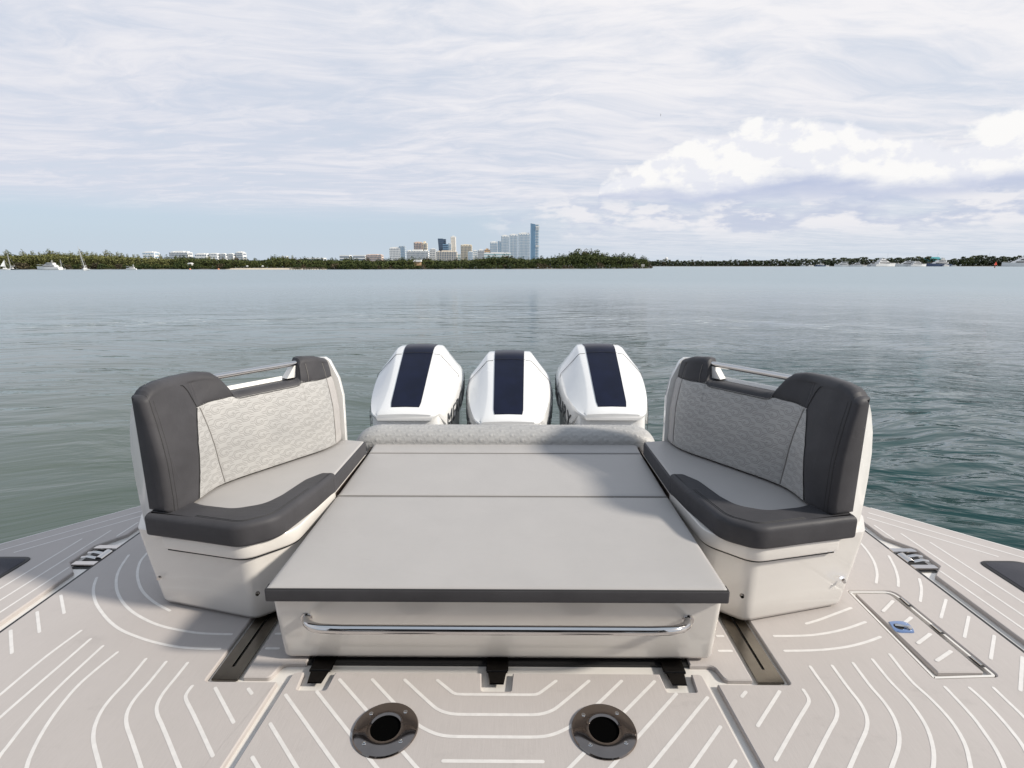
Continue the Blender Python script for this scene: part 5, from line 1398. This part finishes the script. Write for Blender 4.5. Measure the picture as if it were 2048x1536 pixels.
bench = make_bench()
def first(e_, nm): return [c_ for c_ in e_.children if c_.name.split('.')[0] == nm][0]
for nm, par in (('stitching', 'corner_bolster'), ('seam', 'backrest'), ('piping', 'backrest'), ('rail_bracket', 'shell'), ('tray_under_strip', 'seat_tray'), ('side_band', 'seat_cushion')):
    for c_ in [c_ for c_ in bench.children if c_.name.split('.')[0] == nm]: sub(c_, first(bench, par))
sub(first(bed, 'rail_foot'), first(bed, 'grab_rail')); sub(first(bed, 'edge_trim'), first(bed, 'base'))
bench['label'] = 'right corner bench with shaded quilted backrest and charcoal corner bolster'; bench['category'] = 'bench'; bench['group'] = 'corner benches either side of the sun bed'
mirror_tree(bench, None, 'left corner bench with sunlit quilted backrest and charcoal corner bolster')

# ------------------------------------------------------------ outboard engines
def make_engine():
    e = empty('outboard_engine', (0, 3.6, 0))
    st = [(3.555, .346, .175, .192, .012, .203), (3.57, .364, .172, .218, .018, .226), (3.61, .386, .164, .240, .032, .250), (3.70, .430, .156, .266, .056, .276), (3.80, .478, .151, .288, .084, .299), (3.92, .538, .152, .306, .110, .320), (4.04, .596, .158, .318, .134, .336), (4.16, .652, .166, .322, .152, .347), (4.24, .690, .172, .318, .162, .350), (4.30, .706, .172, .308, .160, .349), (4.42, .708, .165, .292, .155, .344), (4.62, .675, .145, .265, .15, .32), (4.80, .60, .11, .21, .14, .27)]
    def sec(s, zb):
        y, zt_, w1, w2, dr, w3 = s; h_ = []
        half = [(w1 * .5, zt_ + .004), (w1, zt_), (w1 + .012, zt_ - .005), ((w1 + w2) / 2, zt_ - dr * .47), (w2 - .012, zt_ - dr * .90), (w2, zt_ - dr), (w2 + (w3 - w2) * .35, zt_ - dr - .03), (w3, zt_ - dr - .09), (w3 + .002, zt_ - dr - .14)]
        R_ = [(x, y, z) for x, z in half] + [(w3 * .98, y, zb), (w3 * .97, y, zb - .003)]
        return [(-x, y_, z) for x, y_, z in R_[::-1]] + [(0, y, zt_ + .006)] + R_
    # upper hood
    mb = MB(); rr = []
    for s in st:
        zb = min(s[1] - s[4] - .15, .335 - .02 * (s[0] - 3.555)) if s[0] > 3.7 else s[1] - s[4] - .022
        y, zt_, w1, w2, dr, w3 = s
        low = max(.235, zt_ - dr - .24) if s[0] > 3.65 else zt_ - dr - .03
        half = [(w1 * .5, zt_ + .004), (w1, zt_), (w1 + .014, zt_ - .006), ((w1 + w2) / 2, zt_ - dr * .47), (w2 - .012, zt_ - dr * .90), (w2, zt_ - dr)]
        if s[0] > 3.65: half += [(w2 + (w3 - w2) * .55, zt_ - dr - .03), (w3, min(zt_ - dr - .035, max(low + .03, zt_ - dr - .09))), (w3 + .001, low)]
        else: half += [(w2 + (w3 - w2) * .5, zt_ - dr - .008), (w3 - .01, zt_ - dr - .018), (w3 - .016, low)]
        rr.append([(-x, y, z) for x, z in half[::-1]] + [(0, y, zt_ + .006)] + [(x, y, z) for x, z in half])
    mb.loft([r_ for r_ in rr], closed=True)
    o1 = mb.build('hood', m_cowl, e, 32, recalc=True)
    # lower cowling
    def ring2(z, dx_, y0, y1): return [(p.x, p.y, z) for p in rpoly([(-.236 - dx_, y0, .08), (.236 + dx_, y0, .08), (.332 + dx_, 4.1, .3), (.28 + dx_, y1, .15), (-.28 - dx_, y1, .15), (-.332 - dx_, 4.1, .3)], .1, 7, True)]
    mb = MB(); mb.loft([ring2(-.35, -.05, 3.66, 4.95), ring2(-.05, -.01, 3.60, 5.02), ring2(.20, 0, 3.575, 5.05), ring2(.332, -.004, 3.58, 5.04), ring2(.36, -.03, 3.64, 4.98), ring2(.44, -.05, 3.85, 4.95), ring2(.50, -.06, 4.1, 4.9)])
    o2 = mb.build('lower_cowling', m_cowl, e, 40, recalc=True)
    # navy panel down the middle, following the hood and proud of it
    mb = MB(); ys = [3.605, 3.65, 3.70, 3.80, 3.86, 3.92, 3.98, 4.04, 4.10, 4.16, 4.20, 4.24, 4.28, 4.31, 4.38, 4.45]
    rg = []
    for i, y in enumerate(ys):
        zt_ = interp(y, [(s[0], s[1]) for s in st]) + .004; wv = .106 + (y - 3.655) * .022; c = .006 if i == 0 else 0
        rg.append([(-wv + c * 2, y, zt_ - .012), (-wv + c, y, zt_ + .004), (-wv * .5, y, zt_ + .0065), (0, y, zt_ + .0075), (wv * .5, y, zt_ + .0065), (wv - c, y, zt_ + .004), (wv - c * 2, y, zt_ - .012)])
    mb.loft(rg); mb.build('centre_panel', m_navy, e, 50, recalc=True)
    # panel gap across the top of the hood
    g = MB(); y = 4.19; s = [interp(y, [(q[0], q[k]) for q in st]) for k in range(6)]; _, zt_, w1, w2, dr, w3 = s
    g.tube([(-w3 + .004, y - .06, zt_ - dr - .10), (-w2 - .001, y - .03, zt_ - dr + .001), (-w1 - .012, y, zt_ - .003), (-w1, y + .001, zt_ + .0015), (-w1 * .78, y + .002, zt_ + .004)], .0018, 5)
    g.tube([(w1 * .78, y + .002, zt_ + .004), (w1, y + .001, zt_ + .0015), (w1 + .012, y, zt_ - .003), (w2 + .001, y - .03, zt_ - dr + .001), (w3 - .004, y - .06, zt_ - dr - .10)], .0018, 5)
    g.tube([(-w1 * .74, y + .002, zt_ + .0125), (0, y + .004, zt_ + .0165), (w1 * .74, y + .002, zt_ + .0125)], .0014, 5)
    g.build('panel_gap', m_thread, e)
    # lettering along both flanks
    for s in (1, -1):
        cu = bpy.data.curves.new('lettering', 'FONT'); cu.body = 'MERCURY'; cu.size = .14; cu.extrude = .0015; cu.space_character = 1.12; cu.align_x = 'CENTER'; cu.align_y = 'CENTER'
        to = bpy.data.objects.new('tmp_text', cu); COL.objects.link(to)
        dg = bpy.context.evaluated_depsgraph_get(); me = bpy.data.meshes.new_from_object(to.evaluated_get(dg)); bpy.data.objects.remove(to); bpy.data.curves.remove(cu)
        n_ = len(me.vertices); co = np.empty(n_ * 3); me.vertices.foreach_get('co', co); co = co.reshape(-1, 3)
        wd = co[:, 0].max() - co[:, 0].min(); co[:, 0] *= .74 / wd; co[:, 1] *= 1.15; co[:, 0] += co[:, 1] * .18
        yy = 4.08 + s * co[:, 0]; zz = .318 + .085 * (s * co[:, 0]) / .4 + co[:, 1]
        hw = np.interp(yy, [q[0] for q in st], [q[5] for q in st]) + .004 + co[:, 2]
        out = np.stack([s * hw, yy, zz], -1); me.vertices.foreach_set('co', out.astype(np.float32).ravel()); me.name = 'lettering'
        me.materials.clear(); link('lettering', me, e, m_text, 0); me.update()
    for c in list(e.children): c.location = (0, -3.6, 0)
    return e


eng = make_engine()
for nm in ('centre_panel', 'panel_gap'): sub(first(eng, nm), first(eng, 'hood'))
def eng_copy(loc, rz):
    c = eng.copy(); COL.objects.link(c); c.location = loc; c.rotation_euler = (0, 0, rz)
    for ch in list(eng.children):
        d = ch.copy(); COL.objects.link(d); d.parent = c
        for g_ in ch.children: k_ = g_.copy(); COL.objects.link(k_); k_.parent = d
    return c
tag(eng, 'white outboard engine with a navy centre panel, the middle and lowest of three', 'outboard engine', 'outboard engines behind the sun bed')
eng.location = (.012, 3.6, 0)
a_ = eng_copy((-.716, 3.6, .052), radians(.4)); a_['label'] = 'white outboard engine with a navy centre panel, leftmost of the three'
a_ = eng_copy((.742, 3.6, .058), radians(-.4)); a_['label'] = 'white outboard engine with a navy centre panel, rightmost of the three'
# ------------------------------------------------------------ unseen rest of the boat, added to shade the deck and block sky light
m_ht = M('hardtop_underside_darkened', (.12, .115, .11), .5); m_int = M('helm_darkened', (.10, .10, .105), .5)  # interior shade put into these colours, so steel in view reflects dark
e = empty('hardtop', (0, -1.6, 0), 0, 'unseen white hardtop roof added to shade the deck', 'roof')  # unseen roof, sized to shade the deck and cover the sky overhead
mb = MB(); P_ = rpoly([(-1.78, -3.4, .3), (1.78, -3.4, .3), (1.72, 1.2, .35), (-1.72, 1.2, .35)], .3, 8); slab(mb, P_, 2.37, 2.47, .04, 4, 0); mb.build('roof_panel', m_gel, e, 50); mb = MB(); slab(mb, inset(P_, .01), 2.34, 2.3695, 0, 2, .01); mb.build('headliner', m_ht, e, 50)
for sx in (-1, 1):
    for y_ in (-1.3, .35):
        mb = MB(); mb.tube([(sx * 1.62, y_ - .75, -.018), (sx * 1.64, y_ - .4, 1.2), (sx * 1.60, y_, 2.36)], [.05, .045, .05], 10); mb.build('pillar', m_gel, e)
e = empty('unseen_helm_console', (0, -2.9, 0), 0, 'unseen dark helm console with windscreen, added behind the viewer', 'helm console')  # unseen dark mass, added to block light from behind
mb = MB(); mb.loft([[(-1.15, -.5, 0), (1.15, -.5, 0), (1.15, 1.0, 0), (-1.15, 1.0, 0)], [(-1.10, -.3, 1.1), (1.10, -.3, 1.1), (1.10, .85, 1.1), (-1.10, .85, 1.1)]]); mb.build('body', m_int, e, 30)
mb = MB(); mb.loft([[(-1.10, -.3, 1.1), (1.10, -.3, 1.1), (1.10, -.26, 1.1), (-1.10, -.26, 1.1)], [(-1.0, .1, 2.3), (1.0, .1, 2.3), (1.0, .14, 2.3), (-1.0, .14, 2.3)]]); mb.build('windscreen', m_int, e, 30)
for k in range(3):
    x = (k - 1) * .72; e = empty('unseen_captain_chair', (x, -1.35, 0), 0, ['left', 'middle', 'right'][k] + ' unseen charcoal helm seat added under the hardtop', 'chair', 'unseen captain chairs added at the helm')  # unseen seats, added with the dark helm
    mb = MB(); mb.box((-.28, -.28, 0), (.28, .28, .65), taper=.03); mb.build('pedestal', m_int, e, 30)
    mb = MB(); slab(mb, rpoly([(-.31, -.32), (.31, -.32), (.31, .26), (-.31, .26)], .08), .66, .80, .04); mb.build('seat', m_dark, e)
    mb = MB(); slab(mb, rpoly([(-.31, .24), (.31, .24), (.31, .36), (-.31, .36)], .05), .74, 1.42, .04); mb.build('backrest', m_dark, e)
for sx, nm in ((-1, 'left'), (1, 'right')):
    e = empty('shading_cockpit_side', (sx * 1.66, -1.5, 0), 0, nm + ' unseen cockpit side with dark side glass, added to shade the deck', 'cockpit side')  # unseen side wall, placed to cast shade across the deck
    mb = MB(); x0, x1 = -.05, .05
    mb.loft([[(x0, -2.4, -.018), (x1, -2.4, -.018), (x1, 1.0, -.018), (x0, 1.0, -.018)], [(x0, -2.4, 1.0), (x1, -2.4, 1.0), (x1, 1.35, 1.0), (x0, 1.35, 1.0)]]); mb.build('side_panel', m_gel, e, 30)
    mb = MB(); mb.loft([[(-.01, -2.3, 1.0), (.01, -2.3, 1.0), (.01, 1.2, 1.0), (-.01, 1.2, 1.0)], [(-.03, -2.3, 2.36), (-.01, -2.3, 2.36), (-.01, 1.5, 2.34), (-.03, 1.5, 2.34)]]); mb.build('shading_side_glass', m_win, e, 0)
